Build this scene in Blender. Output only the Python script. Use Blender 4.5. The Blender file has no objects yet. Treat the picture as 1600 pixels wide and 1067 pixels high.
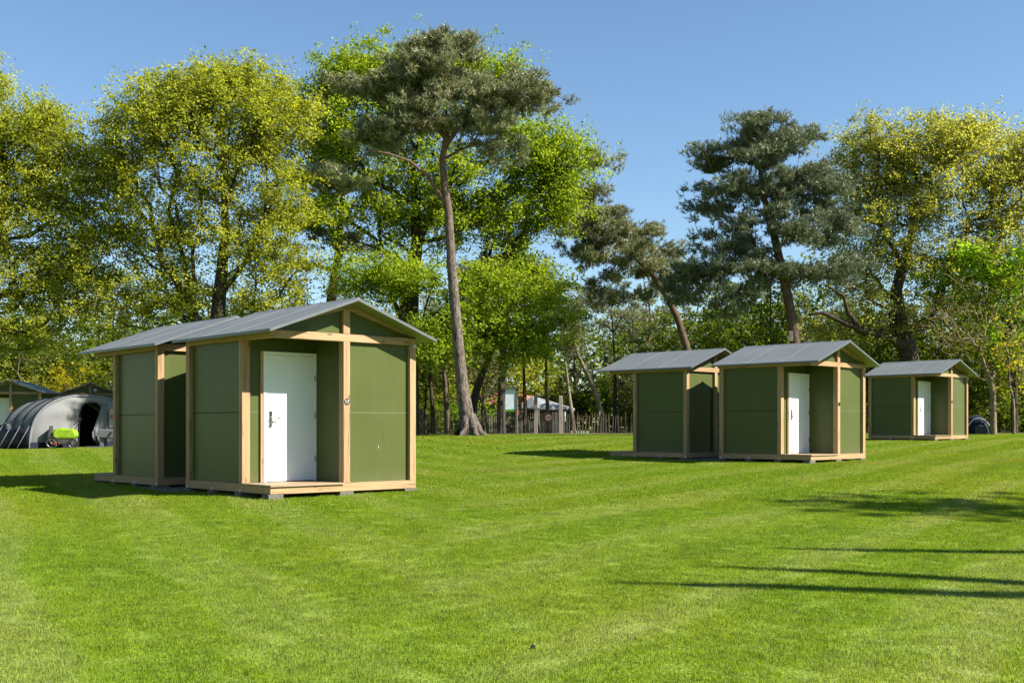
import bpy, math, random
import numpy as np
from mathutils import Vector, Matrix

random.seed(7)
RNG = np.random.default_rng(11)
scene = bpy.context.scene
COL = scene.collection
F, YH, EYE = 1757.0, 667.7, 1.5          # focal length and horizon of the photograph (in its own pixels), eye height

def at(px, py, Y):
    """photo pixel at a real distance -> world point"""
    return Vector(((px - 800) / F * Y, Y, (YH - py) / F * Y + EYE))

# ------------------------------------------------------------------ terrain
CP = np.array([(0, 0, -1.5), (-10, 3, -1.5), (10, 3, -1.48), (-14, 14, -1.25), (-3.6, 16.9, -1.085), (-6, 20, -1.07), (-9, 22, -1.06),
               (7.4, 28, -.90), (4, 31, -.885), (10, 29, -.88), (15.9, 42, -.52), (14, 45, -.5), (-1.8, 46, -.335), (0, 51.5, -.40), (0, 64, -.37),
               (-24, 53, -.86), (-20, 49, -.90), (-22, 60, -.84), (24, 55, -.36), (14, 64, -.36), (30, 40, -.6), (30, 15, -1.2), (-40, 20, -1.3),
               (-60, 60, -.9), (60, 60, -.4), (0, 110, -.4), (-60, 120, -.6), (60, 120, -.3), (-8, 64, -.42)], float)
def _k(r): return np.sqrt(r * r + 9.0)
_d = np.linalg.norm(CP[:, None, :2] - CP[None, :, :2], axis=2)
_n = len(CP)
_A = np.zeros((_n + 3, _n + 3)); _A[:_n, :_n] = _k(_d) - np.eye(_n) * 0.25
_A[:_n, _n] = 1; _A[:_n, _n + 1:] = CP[:, :2]; _A[_n:, :_n] = _A[:_n, _n:].T
_W = np.linalg.solve(_A, np.concatenate([CP[:, 2], [0, 0, 0]]))
def gz(x, y):
    x = np.atleast_1d(np.asarray(x, float)); y = np.atleast_1d(np.asarray(y, float))
    xc = np.clip(x, -60, 60); yc = np.clip(y, 0, 120)
    r = np.sqrt((xc[:, None] - CP[None, :, 0]) ** 2 + (yc[:, None] - CP[None, :, 1]) ** 2)
    return _k(r) @ _W[:_n] + _W[_n] + _W[_n + 1] * xc + _W[_n + 2] * yc + EYE
def g1(x, y): return float(gz(x, y)[0])

# ------------------------------------------------------------------ objects
def tag(o, label=None, cat=None, group=None, kind=None):
    if label: o['label'] = label
    if cat: o['category'] = cat
    if group: o['group'] = group
    if kind: o['kind'] = kind
    return o
def empty(name, loc, rz=0.0, label=None, cat=None, group=None):
    o = bpy.data.objects.new(name, None); COL.objects.link(o)
    o.empty_display_size = .2
    o.location = loc; o.rotation_euler = (0, 0, rz)
    return tag(o, label, cat, group)
def link(name, me, parent=None, bevel=0.0):
    o = bpy.data.objects.new(name, me); COL.objects.link(o)
    if parent is not None: o.parent = parent
    if bevel:
        m = o.modifiers.new('Bevel', 'BEVEL'); m.width = bevel; m.segments = 2; m.limit_method = 'ANGLE'
    return o
def copy_tree(o, parent=None):
    c = o.copy(); COL.objects.link(c)
    if parent is not None:
        c.parent = parent
    for ch in list(o.children): copy_tree(ch, c)
    return c
def npmesh(name, V, faces4=None, faces3=None, mats=(), smooth=False, attr=None):
    """mesh from numpy arrays; attr = dict of per-vertex float attributes"""
    me = bpy.data.meshes.new(name)
    V = np.asarray(V, np.float32)
    f4 = np.zeros((0, 4), np.int32) if faces4 is None else np.asarray(faces4, np.int32)
    f3 = np.zeros((0, 3), np.int32) if faces3 is None else np.asarray(faces3, np.int32)
    me.vertices.add(len(V)); me.vertices.foreach_set('co', V.ravel())
    nl = f4.size + f3.size; npoly = len(f4) + len(f3)
    me.loops.add(nl); me.loops.foreach_set('vertex_index', np.concatenate([f4.ravel(), f3.ravel()]).astype(np.int32))
    me.polygons.add(npoly)
    st = np.concatenate([np.arange(len(f4)) * 4, f4.size + np.arange(len(f3)) * 3]).astype(np.int32)
    me.polygons.foreach_set('loop_start', st)
    if smooth: me.polygons.foreach_set('use_smooth', np.ones(npoly, bool))
    for m in mats: me.materials.append(m)
    if attr:
        for k, a in attr.items():
            at_ = me.attributes.new(k, 'FLOAT', 'POINT'); at_.data.foreach_set('value', np.asarray(a, np.float32))
    me.update(); me.validate()
    return me

class MB:
    """collects simple solids and links them as one mesh object"""
    def __init__(s): s.v = []; s.f = []; s.m = []; s.sm = []
    def add(s, vs, fs, mi=0, smooth=False):
        b = len(s.v); s.v += [tuple(p) for p in vs]
        for f in fs: s.f.append([b + i for i in f]); s.m.append(mi); s.sm.append(smooth)
        return s
    def box(s, x0, x1, y0, y1, z0, z1, mi=0):
        p = [(x0, y0, z0), (x1, y0, z0), (x1, y1, z0), (x0, y1, z0), (x0, y0, z1), (x1, y0, z1), (x1, y1, z1), (x0, y1, z1)]
        return s.add(p, [(0, 3, 2, 1), (4, 5, 6, 7), (0, 1, 5, 4), (1, 2, 6, 5), (2, 3, 7, 6), (3, 0, 4, 7)], mi)
    def hexa(s, p, mi=0):
        return s.add(p, [(0, 3, 2, 1), (4, 5, 6, 7), (0, 1, 5, 4), (1, 2, 6, 5), (2, 3, 7, 6), (3, 0, 4, 7)], mi)
    def prism(s, poly, y0, y1, mi=0):
        """poly in (x, z), counter-clockwise seen from -y, extruded along y"""
        n = len(poly)
        v = [(x, y0, z) for x, z in poly] + [(x, y1, z) for x, z in poly]
        fs = [tuple(range(n)), tuple(reversed(range(n, 2 * n)))] + [(i, i + n, (i + 1) % n + n, (i + 1) % n) for i in range(n)]
        return s.add(v, fs, mi)
    def tube(s, pts, rad, k=6, mi=0, cap=True, smooth=True):
        pts = [Vector(p) for p in pts]
        if not hasattr(rad, '__len__'): rad = [rad] * len(pts)
        rings = []
        up = Vector((0, 0, 1))
        for i, p in enumerate(pts):
            d = (pts[min(i + 1, len(pts) - 1)] - pts[max(i - 1, 0)]).normalized()
            a = d.cross(up if abs(d.z) < .9 else Vector((1, 0, 0))).normalized(); b = d.cross(a)
            rings.append([p + (a * math.cos(t) + b * math.sin(t)) * rad[i] for t in [2 * math.pi * j / k for j in range(k)]])
        v = [q for r in rings for q in r]
        fs = []
        for i in range(len(pts) - 1):
            for j in range(k):
                fs.append((i * k + j, i * k + (j + 1) % k, (i + 1) * k + (j + 1) % k, (i + 1) * k + j))
        s.add(v, fs, mi, smooth)
        if cap:
            b = len(s.v) - len(v)
            for idx in (list(reversed(range(k))), [(len(pts) - 1) * k + j for j in range(k)]):
                s.f.append([b + i for i in idx]); s.m.append(mi); s.sm.append(False)
        return s
    def disc(s, c, r, n, th, k=24, mi=0):
        c = Vector(c); n = Vector(n).normalized()
        return s.tube([c, c + n * th], r, k, mi)
    def build(s, name, mats, parent=None, bevel=0.0, flip=False, xf=None):
        me = bpy.data.meshes.new(name)
        v = s.v if xf is None else [xf(p) for p in s.v]
        fs = [list(reversed(f)) for f in s.f] if flip else s.f
        me.from_pydata(v, [], fs)
        for m in (mats if isinstance(mats, (list, tuple)) else [mats]): me.materials.append(m)
        me.polygons.foreach_set('material_index', s.m)
        me.polygons.foreach_set('use_smooth', s.sm)
        me.update()
        return link(name, me, parent, bevel)

# ------------------------------------------------------------------ materials
class NT:
    def __init__(s, name):
        s.mat = bpy.data.materials.new(name); s.mat.use_nodes = True
        s.t = s.mat.node_tree; s.t.nodes.clear()
        s.out = s.n('ShaderNodeOutputMaterial')
    def n(s, typ, **kw):
        nd = s.t.nodes.new(typ)
        for k, v in kw.items():
            if k.startswith('i_'):
                key = k[2:]
                nd.inputs[int(key) if key.isdigit() else key.replace('_', ' ')].default_value = v
            else: setattr(nd, k, v)
        return nd
    def l(s, a, b): s.t.links.new(a, b)
    def ramp(s, fac, stops, interp='LINEAR'):
        r = s.n('ShaderNodeValToRGB'); r.color_ramp.interpolation = interp
        e = r.color_ramp.elements
        while len(e) < len(stops): e.new(.5)
        for i, (p, c) in enumerate(stops):
            e[i].position = p; e[i].color = (*c, 1) if len(c) == 3 else c
        s.l(fac, r.inputs[0]); return r.outputs[0]
    def mix(s, fac, a, b, blend='MIX'):
        m = s.n('ShaderNodeMix', data_type='RGBA', blend_type=blend)
        for val, idx in ((fac, 0), (a, 6), (b, 7)):
            if hasattr(val, 'is_output'): s.l(val, m.inputs[idx])
            else: m.inputs[idx].default_value = val if idx == 0 else (*val, 1)
        return m.outputs[2]
    def noise(s, vec, scale, detail=4, rough=.55, dist=0):
        nd = s.n('ShaderNodeTexNoise'); nd.inputs['Scale'].default_value = scale; nd.inputs['Detail'].default_value = detail
        nd.inputs['Roughness'].default_value = rough; nd.inputs['Distortion'].default_value = dist
        if vec is not None: s.l(vec, nd.inputs['Vector'])
        return nd.outputs[0]
    def coord(s, kind='Object'):
        return s.n('ShaderNodeTexCoord').outputs[kind]
    def pos(s): return s.n('ShaderNodeNewGeometry').outputs['Position']
    def mapping(s, vec, scale=(1, 1, 1), rot=(0, 0, 0), loc=(0, 0, 0)):
        m = s.n('ShaderNodeMapping'); m.inputs['Scale'].default_value = scale; m.inputs['Rotation'].default_value = rot; m.inputs['Location'].default_value = loc
        s.l(vec, m.inputs['Vector']); return m.outputs[0]
    def math(s, op, a, b=0.0):
        m = s.n('ShaderNodeMath', operation=op)
        for v, i in ((a, 0), (b, 1)):
            if hasattr(v, 'is_output'): s.l(v, m.inputs[i])
            else: m.inputs[i].default_value = v
        return m.outputs[0]
    def bsdf(s, color, rough=.6, spec=.5, metal=0.0, bump=None, bstr=.3, bdist=.01):
        p = s.n('ShaderNodeBsdfPrincipled')
        if hasattr(color, 'is_output'): s.l(color, p.inputs['Base Color'])
        else: p.inputs['Base Color'].default_value = (*color, 1)
        if hasattr(rough, 'is_output'): s.l(rough, p.inputs['Roughness'])
        else: p.inputs['Roughness'].default_value = rough
        p.inputs['Specular IOR Level'].default_value = spec; p.inputs['Metallic'].default_value = metal
        if bump is not None:
            b = s.n('ShaderNodeBump'); b.inputs['Strength'].default_value = bstr; b.inputs['Distance'].default_value = bdist
            s.l(bump, b.inputs['Height']); s.l(b.outputs[0], p.inputs['Normal'])
        s.l(p.outputs[0], s.out.inputs[0]); return p

def plain(name, col, rough=.6, spec=.4, metal=0.0, var=.12, scale=6.0, bump=.05):
    m = NT(name); c = m.coord()
    nz = m.noise(c, scale, 5)
    d = tuple(x * (1 - var) for x in col); e = tuple(min(1, x * (1 + var)) for x in col)
    m.bsdf(m.ramp(nz, [(.3, d), (.7, e)]), rough, spec, metal, bump=m.noise(c, scale * 6, 3), bstr=bump)
    return m.mat
def timber(name, axis, base=(.415, .275, .143), dark=(.225, .128, .054)):
    m = NT(name); c = m.coord()
    oi = m.n('ShaderNodeObjectInfo').outputs['Random']
    off = m.n('ShaderNodeCombineXYZ'); m.l(m.math('MULTIPLY', oi, 37.0), off.inputs[0]); m.l(m.math('MULTIPLY', oi, 17.0), off.inputs[1]); m.l(m.math('MULTIPLY', oi, 23.0), off.inputs[2])
    va = m.n('ShaderNodeVectorMath', operation='ADD'); m.l(c, va.inputs[0]); m.l(off.outputs[0], va.inputs[1])
    sc = [26, 26, 26]; sc[axis] = 1.3
    gr = m.noise(m.mapping(va.outputs[0], sc), 1.0, 6, .68, 1.1)
    sc2 = [90, 90, 90]; sc2[axis] = 3
    fine = m.noise(m.mapping(va.outputs[0], sc2), 1.0, 3, .5)
    col = m.ramp(gr, [(.33, dark), (.5, base), (.75, tuple(min(1, x * 1.12) for x in base))])
    col = m.mix(m.math('MULTIPLY', fine, .22), col, tuple(x * .62 for x in base), 'MULTIPLY')
    ks = [7.5, 7.5, 7.5]; ks[axis] = 2.6
    vo = m.n('ShaderNodeTexVoronoi'); vo.inputs['Scale'].default_value = 1.0; m.l(m.mapping(va.outputs[0], ks), vo.inputs['Vector'])
    kn = m.ramp(vo.outputs['Distance'], [(.06, (1, 1, 1)), (.17, (0, 0, 0))])
    col = m.mix(m.math('MULTIPLY', kn, .85), col, (.084, .038, .014))
    tint = m.ramp(oi, [(0, (.84, .80, .76)), (1, (1, 1, 1))])
    col = m.mix(1.0, col, tint, 'MULTIPLY')
    low = m.noise(c, 1.7, 3)
    col = m.mix(m.math('MULTIPLY', low, .25), col, tuple(x * .7 for x in base))
    m.bsdf(col, .62, .3, bump=gr, bstr=.25, bdist=.004)
    return m.mat
M = {}
for i, a in enumerate('xyz'): M['wood_' + a] = timber('larch_timber_' + a, i)
M['deck'] = timber('deck_board_wood', 0, (.392, .294, .182), (.252, .175, .098))

def green_panel():
    m = NT('olive_green_panel'); c = m.coord()
    nz = m.noise(c, 1.4, 4); f = m.noise(c, 90, 2)
    col = m.ramp(nz, [(.3, (.069, .084, .024)), (.7, (.079, .095, .028))])
    col = m.mix(m.math('MULTIPLY', f, .12), col, (.049, .063, .021))
    stk = m.noise(m.mapping(c, (14, 14, .5)), 1.0, 4, .6)
    col = m.mix(m.math('MULTIPLY', m.ramp(stk, [(.52, (0, 0, 0)), (.75, (1, 1, 1))]), .28), col, (.108, .115, .059))
    dirt = m.n('ShaderNodeSeparateXYZ'); m.l(c, dirt.inputs[0])
    spl = m.noise(m.mapping(c, (3, 3, 1)), 3, 5)
    k = m.math('MULTIPLY', m.ramp(dirt.outputs[2], [(0.13, (1, 1, 1)), (.34, (0, 0, 0))]), spl)
    col = m.mix(m.math('MULTIPLY', k, .55), col, (.140, .133, .084))
    m.bsdf(col, m.math('ADD', m.math('MULTIPLY', nz, .12), .27), .16, bump=m.noise(c, 2.2, 2), bstr=.06, bdist=.02)
    return m.mat
M['panel'] = green_panel()
def roof_felt():
    m = NT('grey_roof_felt'); c = m.coord()
    a = m.noise(m.mapping(c, (1, .35, 1)), 2.2, 6, .6); f = m.noise(c, 220, 2, .7)
    col = m.ramp(a, [(.28, (0.118, 0.129, 0.132)), (.72, (0.160, 0.172, 0.174))])
    col = m.mix(m.math('MULTIPLY', f, .5), col, (0.078, 0.091, 0.094))
    sp = m.n('ShaderNodeTexVoronoi'); sp.inputs['Scale'].default_value = 3.1; m.l(m.mapping(c, (1, 1, .2)), sp.inputs['Vector'])
    col = m.mix(m.math('MULTIPLY', m.ramp(sp.outputs['Distance'], [(.035, (1, 1, 1)), (.07, (0, 0, 0))]), .35), col, (0.055, 0.063, 0.055))
    m.bsdf(col, .55, .45, bump=f, bstr=.25, bdist=.003)
    return m.mat
M['roof'] = roof_felt()
M['soffit'] = plain('pale_olive_soffit', (.189, .210, .091), .5, .4, var=.06, scale=2)
M['roof_edge'] = plain('zinc_edge_trim', (.115, .127, .13), .4, .5, .2, var=.08)
M['roof_seam'] = plain('pale_roof_joint', (.165, .18, .185), .6, .3)
M['white_door'] = plain('white_door_paint', (.80, .81, .82), .35, .5, var=.02, scale=3, bump=.01)
M['steel'] = plain('brushed_steel', (.302, .288, .266), .32, .5, .9)
M['black'] = plain('black_plastic', (.009, .009, .009), .4, .5)
M['white'] = plain('white_paint', (.562, .562, .547), .5, .4)
M['concrete'] = plain('concrete_block', (.122, .112, .094), .9, .2, var=.3, scale=14, bump=.5)
M['zinc'] = plain('zinc_bracket', (.432, .432, .410), .4, .5, .5)
M['seam'] = plain('panel_joint', (.135, .155, .085), .6, .3)
M['dark_seam'] = plain('dark_joint', (.014, .014, .011), .8, .1)

# ------------------------------------------------------------------ cabins
W_, P_, D_, HS, HBB, HBT, HSEAM = 2.755, .852, 2.74, .132, 2.365, 2.487, 1.245
PW = .125                                   # post width
UM = W_ / 2
EO, OF, OB = .19, .32, .12                  # overhangs: eave, front verge, back verge
HR = 2.985                                  # underside of the ridge
PITCH = (HR - HBT) / UM
def build_cabin(mirror, ob, number=None, lamp=False):
    root = empty('cabin', (0, 0, 0))
    xf = (lambda p: (W_ - p[0], p[1], p[2])) if mirror else None
    def fin(mb, name, mat, parent=root, bevel=.006): return mb.build(name, mat, parent, bevel, flip=mirror, xf=xf)
    R = .07                                  # panels sit back from the posts
    # base frame of sills
    sb = MB()
    sb.box(0, W_, 0, PW, 0, HS - .022); sb.box(UM - PW / 2 + .002, W_, 0.001, PW - .001, HS - .0219, HS)
    sb.box(0.002, PW, PW + .002, P_, 0, HS - .022); sb.box(0.002, PW, P_, D_ - PW - .002, 0, HS); sb.box(W_ - PW, W_ - .002, PW + .002, D_ - PW - .002, 0, HS)
    sb.box(0, W_, D_ - PW, D_, 0, HS)
    fin(sb, 'sill_beam', M['wood_x'])
    fl = MB(); fl.box(PW + .003, W_ - PW - .003, P_ + .1, D_ - PW - .004, .03, HS - .03); fin(fl, 'floor_panel', M['panel'], bevel=0)
    # deck boards in the porch
    db = MB()
    n = 6; w = (P_ + .05) / n
    for i in range(n): db.box(-.012, UM - PW / 2 - .003, -.03 + i * w, -.03 + (i + 1) * w - .006, HS - .0205, HS + .008)
    fin(db, 'porch_deck', M['deck'], bevel=.003)
    # posts
    def post(u0, u1, v0, v1, h0=HS, h1=HBB):
        p = MB(); p.box(u0, u1, v0, v1, h0, h1); return fin(p, 'post', M['wood_z'])
    ph = HS + .0085
    post(.003, .145, P_, P_ + .11, ph, HBB - .001)                     # corner post by the porch
    cp = post(UM - PW / 2, UM + PW / 2, .002, PW + .01, HS, HBB - .001)     # middle post of the front
    post(W_ - PW, W_ - .001, .001, PW, HS + .0005, HBB - .001)
    post(.003, PW, D_ - PW, D_ - .002, HS + .0005, HBB - .001); post(W_ - PW, W_ - .003, D_ - PW, D_ - .002, HS + .0005, HBB - .001)
    post(UM - PW / 2, UM + PW / 2, D_ - PW, D_ - .004, HS + .0005, HBB - .001)
    # top beams
    for u0, u1 in ((0, PW), (W_ - PW, W_)):
        b = MB(); b.box(u0, u1, 0, D_, HBB, HBT - .004); fin(b, 'side_beam', M['wood_y'])
    for v0, v1 in ((.003, PW), (D_ - PW, D_ - .003)):
        b = MB(); b.box(PW + .002, W_ - PW - .002, v0, v1, HBB, HBT - .002); fin(b, 'cross_beam', M['wood_x'])
    # king posts and rafters of both gables
    for v0, v1 in ((.004, PW - .01), (D_ - PW + .01, D_ - .004)):
        k = MB(); k.box(UM - PW / 2, UM + PW / 2, v0, v1, HBT - .0015, HR - .10); fin(k, 'king_post', M['wood_z'])
        for s in (-1, 1):
            def pt(a, off): return (UM + s * a, HBT + (UM - a) * PITCH - off)
            a0, a1 = .002, UM - .004
            q = [pt(a1, .105), pt(a0, .105), pt(a0, .004), pt(a1, .004)]
            if s > 0: q = q[::-1]
            # the foot of the rafter stops on the beam
            foot = []
            for (x, z) in q: foot.append((x, max(z, HBT - .001)))
            r = MB(); r.prism(foot if s < 0 else foot, v0 + .012, v1); fin(r, 'rafter', M['wood_x'], bevel=0)
    # wall panels
    def wall(u0, u1, v0, v1, h0=HS + .001, h1=HBB - .001, seam=None):
        p = MB(); p.box(u0, u1, v0, v1, h0, h1); o = fin(p, 'wall_panel', M['panel'], bevel=0)
        if seam:
            s = MB(); s.box(*seam, HSEAM - .005, HSEAM + .005); fin(s, 'panel_joint', M['seam'], o, bevel=0)
        return o
    wall(UM + PW / 2 + .001, W_ - PW - .001, R, R + .03, seam=(UM + PW / 2 + .002, W_ - PW - .002, R - .003, R + .01))        # front
    wall(R, R + .03, P_ + .112, D_ - PW - .001, seam=None)                                                                     # porch side
    s = MB(); s.box(R - .003, R + .01, P_ + .115, D_ - PW - .003, HSEAM - .006, HSEAM + .006); fin(s, 'panel_joint', M['dark_seam'], bevel=0)
    wall(W_ - R - .03, W_ - R, PW + .001, D_ - PW - .001)                                                                      # far side
    wall(PW + .001, W_ - PW - .001, D_ - R - .03, D_ - R)                                                                      # back
    wall(.146, UM + PW / 2 - .03, P_ + .05, P_ + .08, HS + .009, HBB + .1, seam=(.147, .33, P_ + .047, P_ + .06))               # porch back wall
    wall(UM - .012, UM + .018, PW + .011, P_ + .049, HS + .009, HBB + .1)                                                      # porch side wall
    for v in (R, D_ - R - .025):                                                                                              # gables
        for s in (-1, 1):
            a0, a1 = PW / 2 + .001, UM - .02
            q = [(UM + s * a1, HBT - .001), (UM + s * a0, HBT - .001), (UM + s * a0, HBT + (UM - a0) * PITCH - .006), (UM + s * a1, HBT + (UM - a1) * PITCH - .006)]
            if s > 0: q = q[::-1]
            g = MB(); g.prism(q, v, v + .025); fin(g, 'gable_panel', M['panel'], bevel=0)
    c = MB(); c.box(PW + .002, W_ - PW - .002, PW + .02, D_ - PW - .02, HBT - .02, HBT - .006); fin(c, 'ceiling_panel', M['panel'], bevel=0)
    # roof: two slabs, edge trims and joints
    rf = empty('roof', (0, 0, 0)); rf.parent = root
    v0, v1, T = -OF, D_ + ob, .045
    Lh = UM + EO
    for s in (-1, 1):
        def pz(a): return HR - a * PITCH
        sl = MB()
        A = [(UM, v0, pz(0)), (UM + s * Lh, v0, pz(Lh)), (UM + s * Lh, v1, pz(Lh)), (UM, v1, pz(0))]
        B = [(x, y, z + T) for x, y, z in A]
        if s < 0: A = A[::-1]; B = B[::-1]
        base = len(sl.v)
        sl.add(A + B, [(3, 2, 1, 0)], 1); sl.f += [[base + 4, base + 5, base + 6, base + 7]]; sl.m += [0]; sl.sm += [False]
        for i in range(4):
            j = (i + 1) % 4; sl.f.append([base + i, base + j, base + 4 + j, base + 4 + i]); sl.m.append(2); sl.sm.append(False)
        fin(sl, 'roof_panel', [M['roof'], M['soffit'], M['roof_edge']], rf, bevel=0)
        for q in (1 / 3, 2 / 3):
            vv = v0 + (v1 - v0) * q; se = MB(); d = .008
            p = [(UM + s * .01, vv - d, pz(.01) + T - .01), (UM + s * (Lh - .004), vv - d, pz(Lh - .004) + T - .01), (UM + s * (Lh - .004), vv + d, pz(Lh - .004) + T - .01), (UM + s * .01, vv + d, pz(.01) + T - .01)]
            t = [(x, y, z + .014) for x, y, z in p]
            if s < 0: p = p[::-1]; t = t[::-1]
            se.hexa(p + t); fin(se, 'roof_seam', M['roof_seam'], rf, bevel=0)
    rc = MB(); k = .07
    rc.hexa([(UM - k, v0 - .002, HR - k * PITCH + T + .001), (UM + k, v0 - .002, HR - k * PITCH + T + .001), (UM + k, v1 + .002, HR - k * PITCH + T + .001), (UM - k, v1 + .002, HR - k * PITCH + T + .001),
             (UM - .003, v0 - .002, HR + T + .009), (UM + .003, v0 - .002, HR + T + .009), (UM + .003, v1 + .002, HR + T + .009), (UM - .003, v1 + .002, HR + T + .009)])
    fin(rc, 'ridge_cap', M['roof'], rf, bevel=0)
    # door
    u0, u1, h0, h1 = .383, 1.399 - .06, HS + .009, HS + 2.08
    u1 = min(1.399, UM - .018)
    fr = MB(); fw = .052
    fr.box(u0, u0 + fw, P_ - .005, P_ + .05, h0, h1); fr.box(u1 - fw * .6, u1, P_ - .005, P_ + .05, h0, h1); fr.box(u0 + fw + .001, u1 - fw * .6 - .001, P_ - .004, P_ + .05, h1 - fw, h1)
    fin(fr, 'door_frame', M['white_door'], bevel=.003)
    st = MB(); st.box(u0 - .045, u0 - .001, P_ + .012, P_ + .0495, h0, h1 + .01); fin(st, 'door_stud', M['wood_z'], bevel=.002)
    dr = MB(); dr.box(u0 + fw + .003, u1 - fw * .6 - .003, P_ + .008, P_ + .048, h0 + .012, h1 - fw - .004); door = fin(dr, 'door', M['white_door'], bevel=.003)
    lx = u0 + fw + .075; ly = P_ + .008
    lp = MB(); lp.box(lx - .025, lx + .025, ly - .016, ly - .0005, 1.01, 1.28); fin(lp, 'lock_plate', M['steel'], door, bevel=.008)
    kp = MB(); kp.box(lx - .018, lx + .018, ly - .021, ly - .0165, 1.19, 1.265); fin(kp, 'card_reader', M['black'], door, bevel=.004)
    hd = MB(); hd.tube([(lx, ly - .016, 1.165), (lx, ly - .065, 1.165)], .011, 10); hd.tube([(lx - .012, ly - .065, 1.165), (lx + .05, ly - .066, 1.165), (lx + .145, ly - .062, 1.157)], [.011, .011, .009], 10)
    hd.tube([(lx, ly - .016, 1.075), (lx, ly - .055, 1.075)], .016, 12)
    fin(hd, 'door_handle', M['steel'], door, bevel=0)
    for h in (.45, 1.15, 1.75):
        hg = MB(); hg.tube([(u1 - fw * .6 - .001, P_ - .012, h), (u1 - fw * .6 - .001, P_ - .012, h + .10)], .009, 8); fin(hg, 'hinge', M['steel'], door, bevel=0)
    # number disc on the middle post
    nd = MB(); nd.disc((UM, .0035, 1.415), .05, (0, -1, 0), .008, 28, 0); nplate = fin(nd, 'number_plate', M['black'], bevel=0)
    dg = MB(); y0, y1 = -.0062, -.0042
    if number == '17':
        dg.box(UM - .027, UM - .017, y0, y1, 1.387, 1.443); dg.hexa([(UM - .036, y0, 1.425), (UM - .0172, y0, 1.434), (UM - .0172, y1, 1.434), (UM - .036, y1, 1.425), (UM - .036, y0, 1.434), (UM - .0172, y0, 1.4425), (UM - .0172, y1, 1.4425), (UM - .036, y1, 1.434)])
        dg.box(UM - .004, UM + .034, y0, y1, 1.433, 1.443)
        dg.hexa([(UM + .004, y0, 1.387), (UM + .015, y0, 1.387), (UM + .015, y1, 1.387), (UM + .004, y1, 1.387), (UM + .023, y0, 1.4325), (UM + .034, y0, 1.4325), (UM + .034, y1, 1.4325), (UM + .023, y1, 1.4325)])
        fin(dg, 'digits', M['white'], nplate, bevel=0)
    # blocks under the sills and brackets at the post feet
    for (u, v) in ((.1, .1), (UM, .1), (W_ - .1, .1), (.09, P_ + .08), (.09, D_ * .66), (W_ - .09, D_ * .5), (.09, D_ - .1), (UM, D_ - .1), (W_ - .1, D_ - .1)):
        b = MB(); b.box(u - .13, u + .13, v - .1, v + .1, -.16, -.0015); fin(b, 'foundation_block', M['concrete'], bevel=.01)
    for (u, v) in ((-.0015, P_ + .055), (-.0015, D_ - .05), (-.0015, D_ * .66)):
        b = MB(); b.box(u - .004, u, v - .025, v + .025, .005, .05); fin(b, 'bracket', M['zinc'], bevel=0)
    b = MB(); b.box(W_ + .0015, W_ + .0055, .03, .09, HBB - .03, HBB + .02); b.box(W_ - .06, W_ + .001, -.006, .0, HBB - .03, HBB + .02); fin(b, 'bracket', M['zinc'], bevel=0)
    if lamp:
        l = MB(); l.disc((UM + .24, R - .0005, HBT + .16), .085, (0, -1, 0), .05, 24); fin(l, 'wall_lamp', M['white'], bevel=.01)
    return root

GC = 'green panelled cabins with grey gable roofs'
def put(o, x, y, z, t, label): 
    o.location = (x, y, z + EYE); o.rotation_euler = (0, 0, t); tag(o, label, 'cabin', GC)
cab = build_cabin(False, .12, '17')
tmpl_plain = build_cabin(False, .12)
rear_a = build_cabin(True, .30)
put(cab, -3.6251, 16.867, -1.0076, .7445, 'nearest green cabin with white door, numbered 17, larch posts and porch deck')
put(tmpl_plain, 7.4155, 27.898, -.8161, .7776, 'green cabin with open white-door porch, standing right of the centre behind the lawn')
third = copy_tree(tmpl_plain); put(third, 15.8683, 42.1612, -.4347, .756, 'smallest green cabin at the far right, tucked behind the roof of its neighbour')
_sc = MB(); _sc.hexa([(2.03, .066, .67), (2.038, .066, .672), (2.038, .0685, .672), (2.03, .0685, .67), (2.036, .066, .715), (2.042, .066, .713), (2.042, .0685, .713), (2.036, .0685, .715)]); _sc.build('scuff', M['white'], cab)
def behind(x, y, t, vf=6.53): 
    return (x + W_ * math.cos(t) - vf * math.sin(t), y + W_ * math.sin(t) + vf * math.cos(t))
bx, by = behind(-3.6251, 16.867, .7445)
put(rear_a, bx, by, -1.015, .7445 + math.pi, 'cabin back to back with the numbered one, on its left side')
dx, dy = behind(7.4155, 27.898, .7776)
rear_b = copy_tree(rear_a); put(rear_b, dx, dy, -.825, .7776 + math.pi, 'green cabin with the pointed roof shadow on its back gable, behind the middle cabin')
def front_center(px, Y, t): 
    X = (px - 800) / F * Y
    return X - UM * math.cos(t), Y - UM * math.sin(t)
fx, fy = front_center(16.5, 53, .10)
left_a = copy_tree(tmpl_plain); put(left_a, fx, fy, -.80, .10, 'shaded cabin at the left edge, behind the sloping side of the grey tent')
gx, gy = front_center(141, 58.5, .36)
lamp_cab = build_cabin(False, .12, None, True); put(lamp_cab, gx, gy, -.70, .36, 'shaded cabin with a round white gable lamp, rising behind the tent top')

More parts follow.
